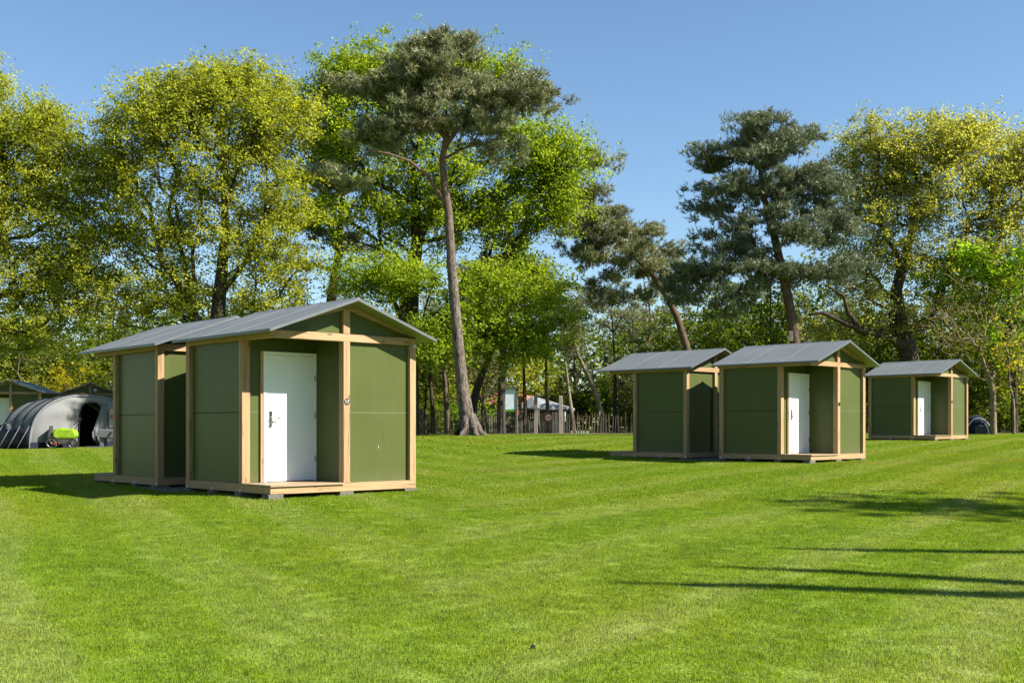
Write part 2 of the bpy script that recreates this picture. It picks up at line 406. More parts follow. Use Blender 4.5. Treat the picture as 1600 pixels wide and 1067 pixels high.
# ------------------------------------------------------------------ ground
def grid_sheet(name, xs, ys, zoff, mat, mask=None):
    X, Y = np.meshgrid(xs, ys); Z = gz(X.ravel(), Y.ravel()) + zoff
    V = np.stack([X.ravel(), Y.ravel(), Z], 1); nx = len(xs)
    i, j = np.meshgrid(np.arange(len(xs) - 1), np.arange(len(ys) - 1))
    a = (j * nx + i).ravel(); Q = np.stack([a, a + 1, a + nx + 1, a + nx], 1)
    if mask is not None:
        c = V[Q].mean(1); Q = Q[mask(c[:, 0], c[:, 1])]
    me = npmesh(name, V, Q, mats=[mat], smooth=True)
    return link(name, me)
def grass_color(m, blades=False):
    """world-position colour of the lawn, shared by the ground sheet and the blades"""
    p = m.pos()
    big = m.noise(p, .16, 4, .55, .3); mid = m.noise(p, .9, 4, .6); sm = m.noise(p, 7.0, 4, .65)
    col = m.ramp(mid, [(.28, (0.140, 0.229, 0.007)), (.5, (0.169, 0.260, 0.009)), (.74, (0.207, 0.287, 0.011))])
    # paler and yellower worn areas
    y = m.ramp(big, [(.46, (0, 0, 0)), (.66, (1, 1, 1))])
    col = m.mix(m.math('MULTIPLY', y, .4), col, (0.252, 0.263, 0.012))
    # mowing bands: gentle arcs about a far point, one lighter, one darker
    sx = m.n('ShaderNodeSeparateXYZ'); m.l(p, sx.inputs[0])
    wob = m.math('MULTIPLY', m.math('SUBTRACT', m.noise(p, .12, 2), .5), 2.2)
    sideR = m.ramp(m.math('ADD', m.math('MULTIPLY', m.math('ADD', sx.outputs[0], m.math('MULTIPLY', wob, .8)), .14), .62), [(.35, (0, 0, 0)), (.75, (1, 1, 1))])
    sideL = m.math('SUBTRACT', 1.0, sideR)
    for (ax, ay, per, amt, ph, side) in ((.84, -.54, 1.9, .50, .2, sideR), (.905, .425, 1.7, .40, 1.1, sideL)):
        u = m.math('ADD', m.math('ADD', m.math('MULTIPLY', sx.outputs[0], ax), m.math('MULTIPLY', sx.outputs[1], ay)), m.math('MULTIPLY', wob, .7))
        s = m.math('ADD', m.math('SINE', m.math('ADD', m.math('MULTIPLY', u, 2 * math.pi / per), ph)), m.math('MULTIPLY', m.math('SINE', m.math('MULTIPLY', u, 2 * math.pi / per * 2.7)), .45))
        br = m.noise(m.mapping(p, (.7, .7, 1)), .55, 3)
        k = m.math('MULTIPLY', m.ramp(m.math('ADD', m.math('MULTIPLY', s, .4), .5), [(.45, (0, 0, 0)), (.85, (1, 1, 1))]), m.ramp(br, [(.3, (0.159, 0.150, 0.225)), (.62, (1, 1, 1))]))
        k = m.math('MULTIPLY', k, side)
        col = m.mix(m.math('MULTIPLY', k, amt), col, (0.307, 0.330, 0.108))
        kd = m.math('MULTIPLY', m.ramp(m.math('ADD', m.math('MULTIPLY', s, .4), .5), [(.12, (1, 1, 1)), (.45, (0, 0, 0))]), side)
        col = m.mix(m.math('MULTIPLY', kd, .2), col, (0.090, 0.150, 0.006))
    # dry straw patches
    dry = m.math('MULTIPLY', m.ramp(m.noise(p, .5, 5, .6), [(.58, (0, 0, 0)), (.72, (1, 1, 1))]), m.ramp(sm, [(.4, (0, 0, 0)), (.6, (1, 1, 1))]))
    # a worn track between the near and the middle cabins
    d1 = m.math('ABSOLUTE', m.math('SUBTRACT', sx.outputs[1], m.math('ADD', 25.6, m.math('MULTIPLY', sx.outputs[0], .28))))
    trk = m.math('MULTIPLY', m.ramp(m.math('DIVIDE', d1, 3.0), [(.0, (1, 1, 1)), (.42, (0, 0, 0))]), m.ramp(m.noise(m.mapping(p, (.5, 1.2, 1)), .9, 4), [(.45, (0, 0, 0)), (.62, (1, 1, 1))]))
    col = m.mix(m.math('MULTIPLY', dry, .28), col, (0.229, 0.176, 0.053))
    col = m.mix(m.math('MULTIPLY', trk, .55), col, (0.237, 0.180, 0.069))
    col = m.mix(1.0, col, m.ramp(sm, [(.3, (0.676, 0.636, 0.825)), (.5, (1, 1, 1)), (.7, (1.25, 1.2, 1.2))]), 'MULTIPLY')
    return col, sm
def ground_mat():
    m = NT('mown_lawn'); col, sm = grass_color(m)
    p = m.pos()
    fine = m.noise(m.mapping(p, (1, 1, 1)), 38, 3, .7)
    gr2 = m.noise(p, 14, 4, .7)
    col = m.mix(m.math('MULTIPLY', m.ramp(fine, [(.35, (1, 1, 1)), (.62, (0, 0, 0))]), .75), col, (.041, .083, .008))
    col = m.mix(m.math('MULTIPLY', m.ramp(gr2, [(.4, (0, 0, 0)), (.7, (1, 1, 1))]), .35), col, (.221, .269, .055))
    m.bsdf(col, .75, .15, bump=m.math('ADD', fine, gr2), bstr=.9, bdist=.03)
    return m.mat
xs = np.unique(np.concatenate([np.linspace(-400, -60, 18), np.linspace(-60, 60, 121), np.linspace(60, 400, 18)]))
ys = np.unique(np.concatenate([np.linspace(-40, 0, 9), np.linspace(0, 80, 107), np.linspace(80, 130, 26), np.linspace(130, 700, 20)]))
tag(grid_sheet('ground', xs, ys, 0, ground_mat()), kind='structure')

# forest floor beyond the fence: leaf litter and moss
def litter_mat():
    m = NT('leaf_litter'); p = m.pos()
    a = m.noise(p, .7, 5, .6); f = m.noise(p, 9, 5, .7)
    col = m.ramp(f, [(.3, (.031, .022, .012)), (.55, (.076, .055, .031)), (.75, (.124, .093, .055))])
    col = m.mix(m.ramp(a, [(.45, (0, 0, 0)), (.6, (1, 1, 1))]), col, (.034, .059, .010))
    m.bsdf(col, .9, .1, bump=f, bstr=.8, bdist=.05); return m.mat
fxs = np.linspace(-90, 90, 181); fys = np.linspace(58, 160, 103)
tag(grid_sheet('forest_floor', fxs, fys, .03, litter_mat(), lambda x, y: y > 65.5 + 2.0 * np.sin(x * .21) * (np.abs(x) > 12) + np.where(x < -12, -4.5, 0) + np.where(x > 18, -3.5, 0)), kind='structure')
# sandy path along the fence
def path_mat():
    m = NT('sandy_path'); p = m.pos(); f = m.noise(p, 6, 5, .65); a = m.noise(p, .8, 3)
    col = m.ramp(f, [(.3, (.138, .107, .069)), (.7, (.248, .204, .138))])
    col = m.mix(m.math('MULTIPLY', m.ramp(a, [(.5, (0, 0, 0)), (.65, (1, 1, 1))]), .6), col, (.083, .103, .028))
    m.bsdf(col, .9, .1, bump=f, bstr=.4, bdist=.02); return m.mat
pm = path_mat()
def strip(name, pts, zoff, mat, nseg=90, nw=4):
    pts = np.array(pts, float); t = np.linspace(0, len(pts) - 1, nseg); i = np.clip(t.astype(int), 0, len(pts) - 2); fr = (t - i)[:, None]
    q = pts[i] * (1 - fr) + pts[i + 1] * fr            # x, y, half-width
    V = []
    for k in range(nseg):
        w = q[k, 2] * (1 + .18 * math.sin(k * 1.3) + .12 * math.sin(k * .47 + 1))
        for j in range(nw + 1): V.append((q[k, 0], q[k, 1] + w * (2 * j / nw - 1)))
    V = np.array(V); Z = gz(V[:, 0], V[:, 1]) + zoff; V = np.concatenate([V, Z[:, None]], 1)
    Q = [(a * (nw + 1) + j, (a + 1) * (nw + 1) + j, (a + 1) * (nw + 1) + j + 1, a * (nw + 1) + j + 1) for a in range(nseg - 1) for j in range(nw)]
    return link(name, npmesh(name, V, Q, mats=[mat], smooth=True))
tag(strip('path', [(-16, 61.5, .7), (-6, 62.4, 1.0), (3, 62.6, 1.1), (10, 62.4, 1.0), (18, 60.8, .9), (32, 57, .8)], .035, pm), kind='structure')

# gravel under the gaps between the back-to-back cabins
def gravel_mat():
    m = NT('grey_gravel'); p = m.pos(); v = m.n('ShaderNodeTexVoronoi'); v.inputs['Scale'].default_value = 38; m.l(p, v.inputs['Vector'])
    col = m.ramp(m.noise(p, 30, 4, .7), [(.3, (.069, .069, .066)), (.7, (.179, .176, .166))])
    m.bsdf(col, .9, .2, bump=v.outputs['Distance'], bstr=.8, bdist=.02); return m.mat
gm = gravel_mat()
for (x, y, t) in ((-3.6251, 16.867, .7445), (7.4155, 27.898, .7776)):
    pts = []
    for k in range(36):
        a = 2 * math.pi * k / 36; r = 1 + .09 * math.sin(a * 5 + x) + .05 * math.sin(a * 9)
        u = UM + 1.75 * r * math.copysign(abs(math.cos(a)) ** .6, math.cos(a)); v = 3.35 + .95 * r * math.copysign(abs(math.sin(a)) ** .6, math.sin(a))
        pts.append((x + u * math.cos(t) - v * math.sin(t), y + u * math.sin(t) + v * math.cos(t)))
    pts = np.array(pts); c = pts.mean(0); P = np.concatenate([[c], pts]); Z = gz(P[:, 0], P[:, 1]) + .02
    o = link('gravel', npmesh('gravel', np.concatenate([P, Z[:, None]], 1), None, [(0, 1 + k, 1 + (k + 1) % 36) for k in range(36)], [gm]))
    tag(o, kind='structure')

# ------------------------------------------------------------------ grass blades on the near lawn
def blade_mat():
    m = NT('grass_blade'); col, sm = grass_color(m, True)
    a = m.n('ShaderNodeAttribute', attribute_name='tone'); hgt = m.n('ShaderNodeAttribute', attribute_name='tip')
    col = m.mix(1.0, col, m.ramp(a.outputs['Fac'], [(0, (0.45, 0.5, 0.42)), (.5, (1, 1, 1)), (.86, (1.25, 1.2, 1.2)), (1, (1.5, 1.4, 1.7))]), 'MULTIPLY')
    p = m.n('ShaderNodeBsdfPrincipled'); m.l(col, p.inputs['Base Color']); p.inputs['Roughness'].default_value = .5; p.inputs['Specular IOR Level'].default_value = .22
    t = m.n('ShaderNodeBsdfTranslucent'); m.l(m.mix(1.0, col, (1.5, 1.45, .6), 'MULTIPLY'), t.inputs[0])
    mx = m.n('ShaderNodeMixShader'); mx.inputs[0].default_value = .42; m.l(p.outputs[0], mx.inputs[1]); m.l(t.outputs[0], mx.inputs[2]); m.l(mx.outputs[0], m.out.inputs[0])
    return m.mat
bm_ = blade_mat()
def grass_patch(name, n, h, w, seed):
    r = np.random.default_rng(seed)
    S = 1.0
    x = r.uniform(-S / 2, S / 2, n); y = r.uniform(-S / 2, S / 2, n)
    cl = np.sin(x * 11 + seed) * np.sin(y * 13 + 2 * seed) * .5 + .5
    hh = h * r.uniform(.45, 1.15, n) * (.8 + .35 * cl); a = r.uniform(0, 2 * math.pi, n); lean = r.uniform(.1, .85, n) * hh; la = r.uniform(0, 2 * math.pi, n)
    ww = w * r.uniform(.6, 1.25, n)
    dx, dy = np.cos(a) * ww / 2, np.sin(a) * ww / 2; lx, ly = np.cos(la) * lean, np.sin(la) * lean
    z0 = np.full(n, -.006)
    P = np.stack([np.stack([x - dx, y - dy, z0], 1), np.stack([x + dx, y + dy, z0], 1),
                  np.stack([x + lx * .4 + dx * .75, y + ly * .4 + dy * .75, hh * .6], 1), np.stack([x + lx * .4 - dx * .75, y + ly * .4 - dy * .75, hh * .6], 1),
                  np.stack([x + lx, y + ly, hh], 1)], 1)
    b = np.arange(n) * 5
    Q = np.stack([b, b + 1, b + 2, b + 3], 1); T = np.stack([b + 3, b + 2, b + 4], 1)
    keep = (np.sin(x * 9 + seed) + np.sin(y * 8.3 + 1.7 * seed) + np.sin((x + y) * 14) + r.normal(0, .9, n)) > -1.5
    P = P[keep]; n = int(keep.sum()); b = np.arange(n) * 5
    Q = np.stack([b, b + 1, b + 2, b + 3], 1); T = np.stack([b + 3, b + 2, b + 4], 1)
    tone = np.repeat(np.clip(r.normal(.45, .2, n), 0, 1) ** 1.0, 5)
    tone[np.repeat(r.random(n) < .02, 5)] = 1.0
    return npmesh(name, P.reshape(-1, 3), Q, T, [bm_], attr={'tone': tone})
patch_near = [bpy.data.objects.new('grass_patch', grass_patch('grass_patch', 8600, .023, .0038, 3 + k)) for k in range(3)]
patch_far = [bpy.data.objects.new('grass_patch', grass_patch('grass_patch', 3400, .030, .008, 13 + k)) for k in range(3)] + [bpy.data.objects.new('grass_patch', grass_patch('grass_patch', 1500, .042, .014, 23 + k)) for k in range(2)]
def inside_cabin(x, y):
    for (cx, cy, t) in ((-3.6251, 16.867, .7445), (7.4155, 27.898, .7776)):
        u = (x - cx) * math.cos(t) + (y - cy) * math.sin(t); v = -(x - cx) * math.sin(t) + (y - cy) * math.cos(t)
        if .55 < u < W_ - .55 and .55 < v < 6.0: return True
        if -.3 < u < W_ + .3 and 3.1 < v < 3.6: return True
    return False
lists = [[] for _ in range(8)]
for j in range(3, 60):
    half = .5 * j + 3.2
    for i in range(int(-half), int(half) + 1):
        x, y = i + .5, j + .5
        if inside_cabin(x, y): continue
        k = random.randrange(3) if y < 15 + random.random() * 3 else 3 + random.randrange(3) if y < 32 + random.random() * 4 else 6 + random.randrange(2)
        lists[k].append((x, y))
def scatter(name, pts, src, seed):
    P = np.array(pts, float); n = len(P); e = .5
    Z = gz(P[:, 0], P[:, 1]); sx = (gz(P[:, 0] + e, P[:, 1]) - gz(P[:, 0] - e, P[:, 1])) / (2 * e); sy = (gz(P[:, 0], P[:, 1] + e) - gz(P[:, 0], P[:, 1] - e)) / (2 * e)
    return np.concatenate([P, Z[:, None]], 1), np.array([tuple((Matrix.Rotation(math.atan(b), 3, 'X') @ Matrix.Rotation(-math.atan(a), 3, 'Y') @ Matrix.Rotation(random.randrange(4) * math.pi / 2, 3, 'Z')).to_euler()) for a, b in zip(sx, sy)])
ng = bpy.data.node_groups.new('lawn_blades', 'GeometryNodeTree')
ng.interface.new_socket('Geometry', in_out='INPUT', socket_type='NodeSocketGeometry'); ng.interface.new_socket('Geometry', in_out='OUTPUT', socket_type='NodeSocketGeometry')
gi = ng.nodes.new('NodeGroupInput'); go = ng.nodes.new('NodeGroupOutput'); jg = ng.nodes.new('GeometryNodeJoinGeometry')
for k, src in enumerate(patch_near + patch_far):
    oi = ng.nodes.new('GeometryNodeObjectInfo'); oi.inputs['Object'].default_value = src; oi.inputs['As Instance'].default_value = True
    ip = ng.nodes.new('GeometryNodeInstanceOnPoints')
    na = ng.nodes.new('GeometryNodeInputNamedAttribute'); na.data_type = 'FLOAT_VECTOR'; na.inputs['Name'].default_value = 'tilt'
    er = ng.nodes.new('FunctionNodeEulerToRotation'); ng.links.new(na.outputs['Attribute'], er.inputs[0])
    nk = ng.nodes.new('GeometryNodeInputNamedAttribute'); nk.data_type = 'INT'; nk.inputs['Name'].default_value = 'kind_index'
    cmp_ = ng.nodes.new('FunctionNodeCompare'); cmp_.data_type = 'INT'; cmp_.operation = 'EQUAL'
    ng.links.new(nk.outputs['Attribute'], [s for s in cmp_.inputs if s.name == 'A' and s.type == 'INT'][0]); [s for s in cmp_.inputs if s.name == 'B' and s.type == 'INT'][0].default_value = k
    ng.links.new(gi.outputs[0], ip.inputs['Points']); ng.links.new(cmp_.outputs[0], ip.inputs['Selection']); ng.links.new(oi.outputs['Geometry'], ip.inputs['Instance']); ng.links.new(er.outputs[0], ip.inputs['Rotation'])
    ng.links.new(ip.outputs[0], jg.inputs[0])
ng.links.new(jg.outputs[0], go.inputs[0])
allp, allt, allk = [], [], []
for k in range(8):
    a, b = scatter('g', lists[k], None, k); allp.append(a); allt.append(b); allk += [k] * len(a)
allp = np.concatenate(allp); allt = np.concatenate(allt)
gme = bpy.data.meshes.new('grass'); gme.vertices.add(len(allp)); gme.vertices.foreach_set('co', allp.astype(np.float32).ravel())
ta = gme.attributes.new('tilt', 'FLOAT_VECTOR', 'POINT'); ta.data.foreach_set('vector', allt.astype(np.float32).ravel())
ka = gme.attributes.new('kind_index', 'INT', 'POINT'); ka.data.foreach_set('value', np.array(allk, np.int32))
gob = link('grass', gme); tag(gob, 'short mown lawn grass with paler mowing bands', 'grass', kind='stuff')
gmod = gob.modifiers.new('Blades', 'NODES'); gmod.node_group = ng

# ------------------------------------------------------------------ trees
def bark_mat(name, lo, hi, upper=None, zsplit=(3.0, 9.0), sc=3.0):
    m = NT(name); c = m.coord()
    a = m.noise(m.mapping(c, (sc * 3.2, sc * 3.2, sc * .9)), 1.0, 6, .74, 1.2)
    b = m.noise(c, .8, 3)
    col = m.ramp(a, [(.40, lo), (.60, hi)])
    if upper:
        s = m.n('ShaderNodeSeparateXYZ'); m.l(c, s.inputs[0])
        k = m.ramp(m.math('DIVIDE', m.math('SUBTRACT', s.outputs[2], zsplit[0]), zsplit[1] - zsplit[0]), [(0, (0, 0, 0)), (1, (1, 1, 1))])
        up = m.ramp(a, [(.3, tuple(x * .5 for x in upper)), (.65, upper)])
        col = m.mix(m.math('MULTIPLY', k, m.math('ADD', .45, m.math('MULTIPLY', b, .8))), col, up)
    moss = m.ramp(m.noise(c, 1.3, 4), [(.52, (0, 0, 0)), (.7, (1, 1, 1))])
    col = m.mix(m.math('MULTIPLY', moss, .25), col, (.07, .085, .03))
    m.bsdf(col, .9, .12, bump=a, bstr=1.0, bdist=.06); return m.mat
def leaf_mat(name, stops, trans=.55, tcol=(1.55, 1.5, .5), rough=.55, spec=.18):
    m = NT(name); a = m.n('ShaderNodeAttribute', attribute_name='tone')
    col = m.ramp(a.outputs['Fac'], stops)
    p = m.n('ShaderNodeBsdfPrincipled'); m.l(col, p.inputs['Base Color']); p.inputs['Roughness'].default_value = rough; p.inputs['Specular IOR Level'].default_value = spec
    if trans <= 0: m.l(p.outputs[0], m.out.inputs[0]); return m.mat
    t = m.n('ShaderNodeBsdfTranslucent'); m.l(m.mix(1.0, col, tcol, 'MULTIPLY'), t.inputs[0])
    mx = m.n('ShaderNodeMixShader'); mx.inputs[0].default_value = trans; m.l(p.outputs[0], mx.inputs[1]); m.l(t.outputs[0], mx.inputs[2]); m.l(mx.outputs[0], m.out.inputs[0])
    return m.mat
BARK_OAK = bark_mat('oak_bark', (.022, .017, .013), (.083, .066, .048))
BARK_PINE = bark_mat('pine_bark', (.043, .033, .026), (.223, .180, .148), (.173, .101, .068), (6.5, 11.5))
BARK_PINE_RED = bark_mat('red_pine_bark', (.045, .033, .026), (.150, .112, .085), (.145, .088, .058), (3, 8))
BARK_PALE = bark_mat('pale_bark', (.086, .072, .054), (.259, .223, .158), None, sc=2.0)
BARK_TWIG = bark_mat('twig_bark', (.13, .10, .06), (.29, .23, .14))
LEAF_BRIGHT = leaf_mat('bright_oak_leaf', [(0, (0.124, 0.179, 0.019)), (0.45, (0.203, 0.276, 0.023)), (0.8, (0.269, 0.34, 0.029)), (1, (0.335, 0.388, 0.054))])
LEAF_OLIVE = leaf_mat('olive_oak_leaf', [(0, (0.161, 0.187, 0.032)), (0.5, (0.286, 0.315, 0.042)), (0.85, (0.372, 0.39, 0.057)), (1, (0.451, 0.447, 0.108))])
LEAF_GOLD = leaf_mat('golden_oak_leaf', [(0, (0.166, 0.179, 0.052)), (0.5, (0.293, 0.302, 0.072)), (0.85, (0.367, 0.364, 0.107)), (1, (0.424, 0.418, 0.173))])
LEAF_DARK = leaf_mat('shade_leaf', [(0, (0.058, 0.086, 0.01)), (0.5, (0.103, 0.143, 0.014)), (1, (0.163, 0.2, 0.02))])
LEAF_LIME = leaf_mat('young_maple_leaf', [(0, (0.090, 0.157, 0.013)), (.5, (0.187, 0.322, 0.018)), (1, (0.299, 0.458, 0.039))])
LEAF_YELLOW = leaf_mat('yellow_bush_leaf', [(0, (0.138, 0.138, 0.012)), (.5, (0.298, 0.274, 0.016)), (1, (0.458, 0.400, 0.034))])
LEAF_OCHRE = leaf_mat('budding_leaf', [(0, (0.069, 0.060, 0.023)), (.5, (0.148, 0.131, 0.048)), (1, (0.229, 0.205, 0.069))])
NEEDLE = leaf_mat('pine_needle', [(0, (.080, .092, .040)), (.5, (.190, .200, .095)), (1, (.30, .30, .15))], .22, (1.2, 1.25, .8), .45, .4)
NEEDLE_BLUE = leaf_mat('blue_pine_needle', [(0, (.058, .076, .040)), (.5, (.145, .168, .088)), (1, (.24, .26, .145))], .2, (1.1, 1.2, .9), .45, .4)

def px_pts(l, Y):
    """[(px, py[, dY])] -> world points"""
    return [at(p[0], p[1], Y + (p[2] if len(p) > 2 else 0)) for p in l]
def blob_clumps(blobs, Y, rng, shell=.5, pad=1, padr=(.8, .8, .28)):
    """blobs: (cx, cy, rx, ry, count[, dY[, depth]]) in photo pixels at distance Y -> clump centres, gathered in pads"""
    out = []
    for b in blobs:
        cx, cy, rx, ry, n = b[:5]; dY = b[5] if len(b) > 5 else 0; dep = b[6] if len(b) > 6 else .85
        c = np.array(at(cx, cy, Y + dY)); R = np.array([rx / F * Y, rx / F * Y * dep, ry / F * Y])
        m = max(1, int(round(n / pad)))
        d = rng.normal(size=(m, 3)); d /= np.linalg.norm(d, axis=1)[:, None]
        r = (shell + (1 - shell) * rng.random(m)) ** .8 * (.86 + .22 * rng.random(m))
        q = c + d * r[:, None] * R
        if pad > 1:
            q = np.repeat(q, pad, 0); q = q + rng.normal(size=q.shape) * np.array(padr) * np.repeat(rng.uniform(.6, 1.25, m), pad)[:, None]
        out.append(q)
    return np.concatenate(out)
def grow(root_pts, root_rad, clumps, bf=.35, start=.35, rng=None, step=.9, rmin=.012, expo=.5, sag=0.0):
    """limbs by a balanced spanning tree from the trunk to every clump"""
    rp = [np.array(p, float) for p in root_pts]; rr = list(root_rad)
    P, par, rad0, pl = [], [], [], []
    def densify():
        t = 0
        for i in range(len(rp)):
            if i == 0: P.append(rp[0]); par.append(-1); rad0.append(rr[0]); pl.append(0); continue
            L = np.linalg.norm(rp[i] - rp[i - 1]); n = max(1, int(L / .7))
            for k in range(1, n + 1):
                f = k / n; q = rp[i - 1] * (1 - f) + rp[i] * f
                P.append(q); par.append(len(P) - 2); rad0.append(rr[i - 1] * (1 - f) + rr[i] * f); pl.append(pl[-1] + L / n)
    densify(); nroot = len(P); tot = pl[-1]
    ok = np.array([x >= tot * start for x in pl])
    N = len(clumps); done = np.zeros(N, bool); best = np.full(N, 1e9); bi = np.zeros(N, int)
    def upd(idx):
        q = np.array([P[i] for i in idx]); l = np.array([pl[i] for i in idx])
        d = np.linalg.norm(clumps[:, None] - q[None], axis=2)
        d = d * (1 + .35 * np.clip((q[None, :, 2] - clumps[:, None, 2]) / (d + .01), 0, 1)) + bf * l[None]
        j = d.argmin(1); m = d[np.arange(N), j]; b = m < best
        best[b] = m[b]; bi[b] = np.array(idx)[j[b]]
    upd([i for i in range(nroot) if ok[i]])
    ends = []
    for _ in range(N):
        c = np.where(done, 1e9, best).argmin(); done[c] = True
        a = bi[c]; A = P[a]; B = clumps[c]; L = np.linalg.norm(B - A); n = max(1, int(L / step)); new = []; last = a
        off = rng.normal(size=3) * L * .07; off[2] += L * (.06 - sag)
        for k in range(1, n + 1):
            f = k / n; q = A * (1 - f) + B * f + off * math.sin(math.pi * f) + (rng.normal(size=3) * .05 if k < n else 0)
            P.append(q); par.append(last); rad0.append(None); pl.append(pl[last] + L / n); last = len(P) - 1; new.append(last)
        ends.append(last); upd(new)
    cnt = np.zeros(len(P))
    for e in ends: cnt[e] += 1
    for i in range(len(P) - 1, 0, -1): cnt[par[i]] += cnt[i]
    rtop = rr[-1] if rr[-1] > .03 else .03
    rbase = np.interp(tot * start, np.array(pl[:nroot]), np.array(rad0[:nroot], float))
    r = np.array([max(rmin, rbase * .92 * (cnt[i] / max(1, N)) ** expo) if rad0[i] is None else rad0[i] for i in range(len(P))])
    return np.array(P), np.array(par), r, nroot
def limb_mesh(name, P, par, r, nroot, mat, rng, flare=None, zroot=None):
    V, Q = [], []; base = 0
    seg = np.where(par >= 0)[0]
    A = P[par[seg]]; B = P[seg]; rb = r[seg]; ra = np.minimum(r[par[seg]], rb * 1.35)
    isr = seg < nroot; ra[isr] = r[par[seg[isr]]]
    D = B - A; L = np.linalg.norm(D, axis=1); L[L < 1e-6] = 1e-6; D = D / L[:, None]
    # direction averaged at the start with the parent's own, for smooth joints
    dirn = np.zeros_like(P); dirn[seg] = D
    par2 = par.copy(); DA = dirn[par[seg]]; z = np.linalg.norm(DA, axis=1) < .5; DA[z] = D[z]
    bigger = r[par[seg]] > rb * 1.35; DA[bigger] = D[bigger]
    DB = D
    def ring(C, Dn, rad, k, seed=0):
        up = np.where(np.abs(Dn[:, 2:3]) < .9, np.array([[0, 0, 1.]]), np.array([[1., 0, 0]]))
        a = np.cross(Dn, up); a /= np.linalg.norm(a, axis=1)[:, None]; b = np.cross(Dn, a)
        t = 2 * np.pi * np.arange(k) / k
        return C[:, None] + (a[:, None] * np.cos(t)[None, :, None] + b[:, None] * np.sin(t)[None, :, None]) * rad[:, None, None]
    for lo, hi, k in ((.09, 99, 12), (.03, .09, 6), (0, .03, 3)):
        s = (rb >= lo) & (rb < hi)
        if not s.any(): continue
        n = int(s.sum())
        a = ring(A[s], DA[s] + 1e-9, ra[s], k); b = ring(B[s], DB[s], rb[s], k)
        vv = np.concatenate([a, b], 1).reshape(-1, 3)
        o = base + np.arange(n)[:, None] * 2 * k; j = np.arange(k)[None]; j2 = (j + 1) % k
        Q.append(np.stack([o + j, o + j2, o + k + j2, o + k + j], 2).reshape(-1, 4)); V.append(vv); base += len(vv)
    return npmesh(name, np.concatenate(V), np.concatenate(Q), mats=[mat], smooth=True)
def leaves(name, centers, per, spread, size, mat, rng, flat=.75, tone_by_clump=.22, up=.6, aspect=.62):
    n = len(centers) * per
    C = np.repeat(centers, per, 0)
    g = rng.normal(size=(n, 3)); g /= np.linalg.norm(g, axis=1)[:, None]; rr = rng.random(n) ** .5
    sp = np.repeat(spread * rng.uniform(.6, 1.35, len(centers)), per)
    # small twig groups inside a clump keep it uneven
    sub = rng.normal(size=(len(centers), 5, 3)) * .55
    pick = rng.integers(0, 5, n); ci = np.repeat(np.arange(len(centers)), per)
    off = sub[ci, pick] * .75 + g * rr[:, None] * .5
    off[:, 2] *= flat
    P = C + off * sp[:, None]
    nrm = rng.normal(size=(n, 3)); nrm[:, 2] = np.abs(nrm[:, 2]) + up; nrm /= np.linalg.norm(nrm, axis=1)[:, None]
    t = rng.normal(size=(n, 3)); a = np.cross(nrm, t); a /= np.linalg.norm(a, axis=1)[:, None]; b = np.cross(nrm, a)
    s = size * rng.uniform(.6, 1.35, n); a *= s[:, None]; b *= (s * aspect)[:, None]
    V = np.stack([P - a * .5, P + b * .5 - a * .05, P + a * .5, P - b * .5 - a * .05], 1).reshape(-1, 3)
    i = np.arange(n) * 4; Q = np.stack([i, i + 1, i + 2, i + 3], 1)
    ct = rng.normal(.5, tone_by_clump, len(centers))
    tone = np.clip(np.repeat(ct, per) + rng.normal(0, .12, n), 0, 1)
    return npmesh(name, V, Q, mats=[mat], attr={'tone': np.repeat(tone, 4)})
def needles(name, centers, axis_from, tufts, per, spread, length, width, mat, rng, flat=.55):
    """pine shoots: every clump carries tufts, every tuft a brush of thin needles"""
    nc = len(centers); n = nc * tufts
    g = rng.normal(size=(n, 3)); g /= np.linalg.norm(g, axis=1)[:, None]
    C = np.repeat(centers, tufts, 0) + g * (rng.random(n) ** .45)[:, None] * spread * .62 * np.repeat(rng.uniform(.65, 1.3, nc), tufts)[:, None] * np.array([1, 1, flat])
    ax = C - axis_from; ax[:, 2] = np.abs(ax[:, 2]) * .4 + 2.0; ax /= np.linalg.norm(ax, axis=1)[:, None]
    ax = ax * .8 + rng.normal(size=(n, 3)) * .38; ax /= np.linalg.norm(ax, axis=1)[:, None]
    m = n * per
    A = np.repeat(ax, per, 0); B = np.repeat(C, per, 0) + A * (rng.random(m) * length * .9)[:, None]
    d = A * .75 + rng.normal(size=(m, 3)) * .62; d /= np.linalg.norm(d, axis=1)[:, None]
    L = length * rng.uniform(.6, 1.2, m); w = np.cross(d, rng.normal(size=(m, 3))); w /= np.linalg.norm(w, axis=1)[:, None]; w *= (width * rng.uniform(.7, 1.3, m) * .5)[:, None]
    V = np.stack([B - w, B + w, B + d * L[:, None]], 1).reshape(-1, 3)
    T = np.arange(m * 3).reshape(-1, 3)
    tone = np.clip(np.repeat(np.repeat(rng.normal(.5, .16, nc), tufts) + rng.normal(0, .15, n), per) + rng.normal(0, .1, m), 0, 1)
    return npmesh(name, V, None, T, [mat], attr={'tone': np.repeat(tone, 3)})
def localise(me, loc):
    me.transform(Matrix.Translation(-Vector(loc)))
def base_on_ground(pts):
    p = Vector(pts[0]); p.z = g1(p.x, p.y) - .06; return p
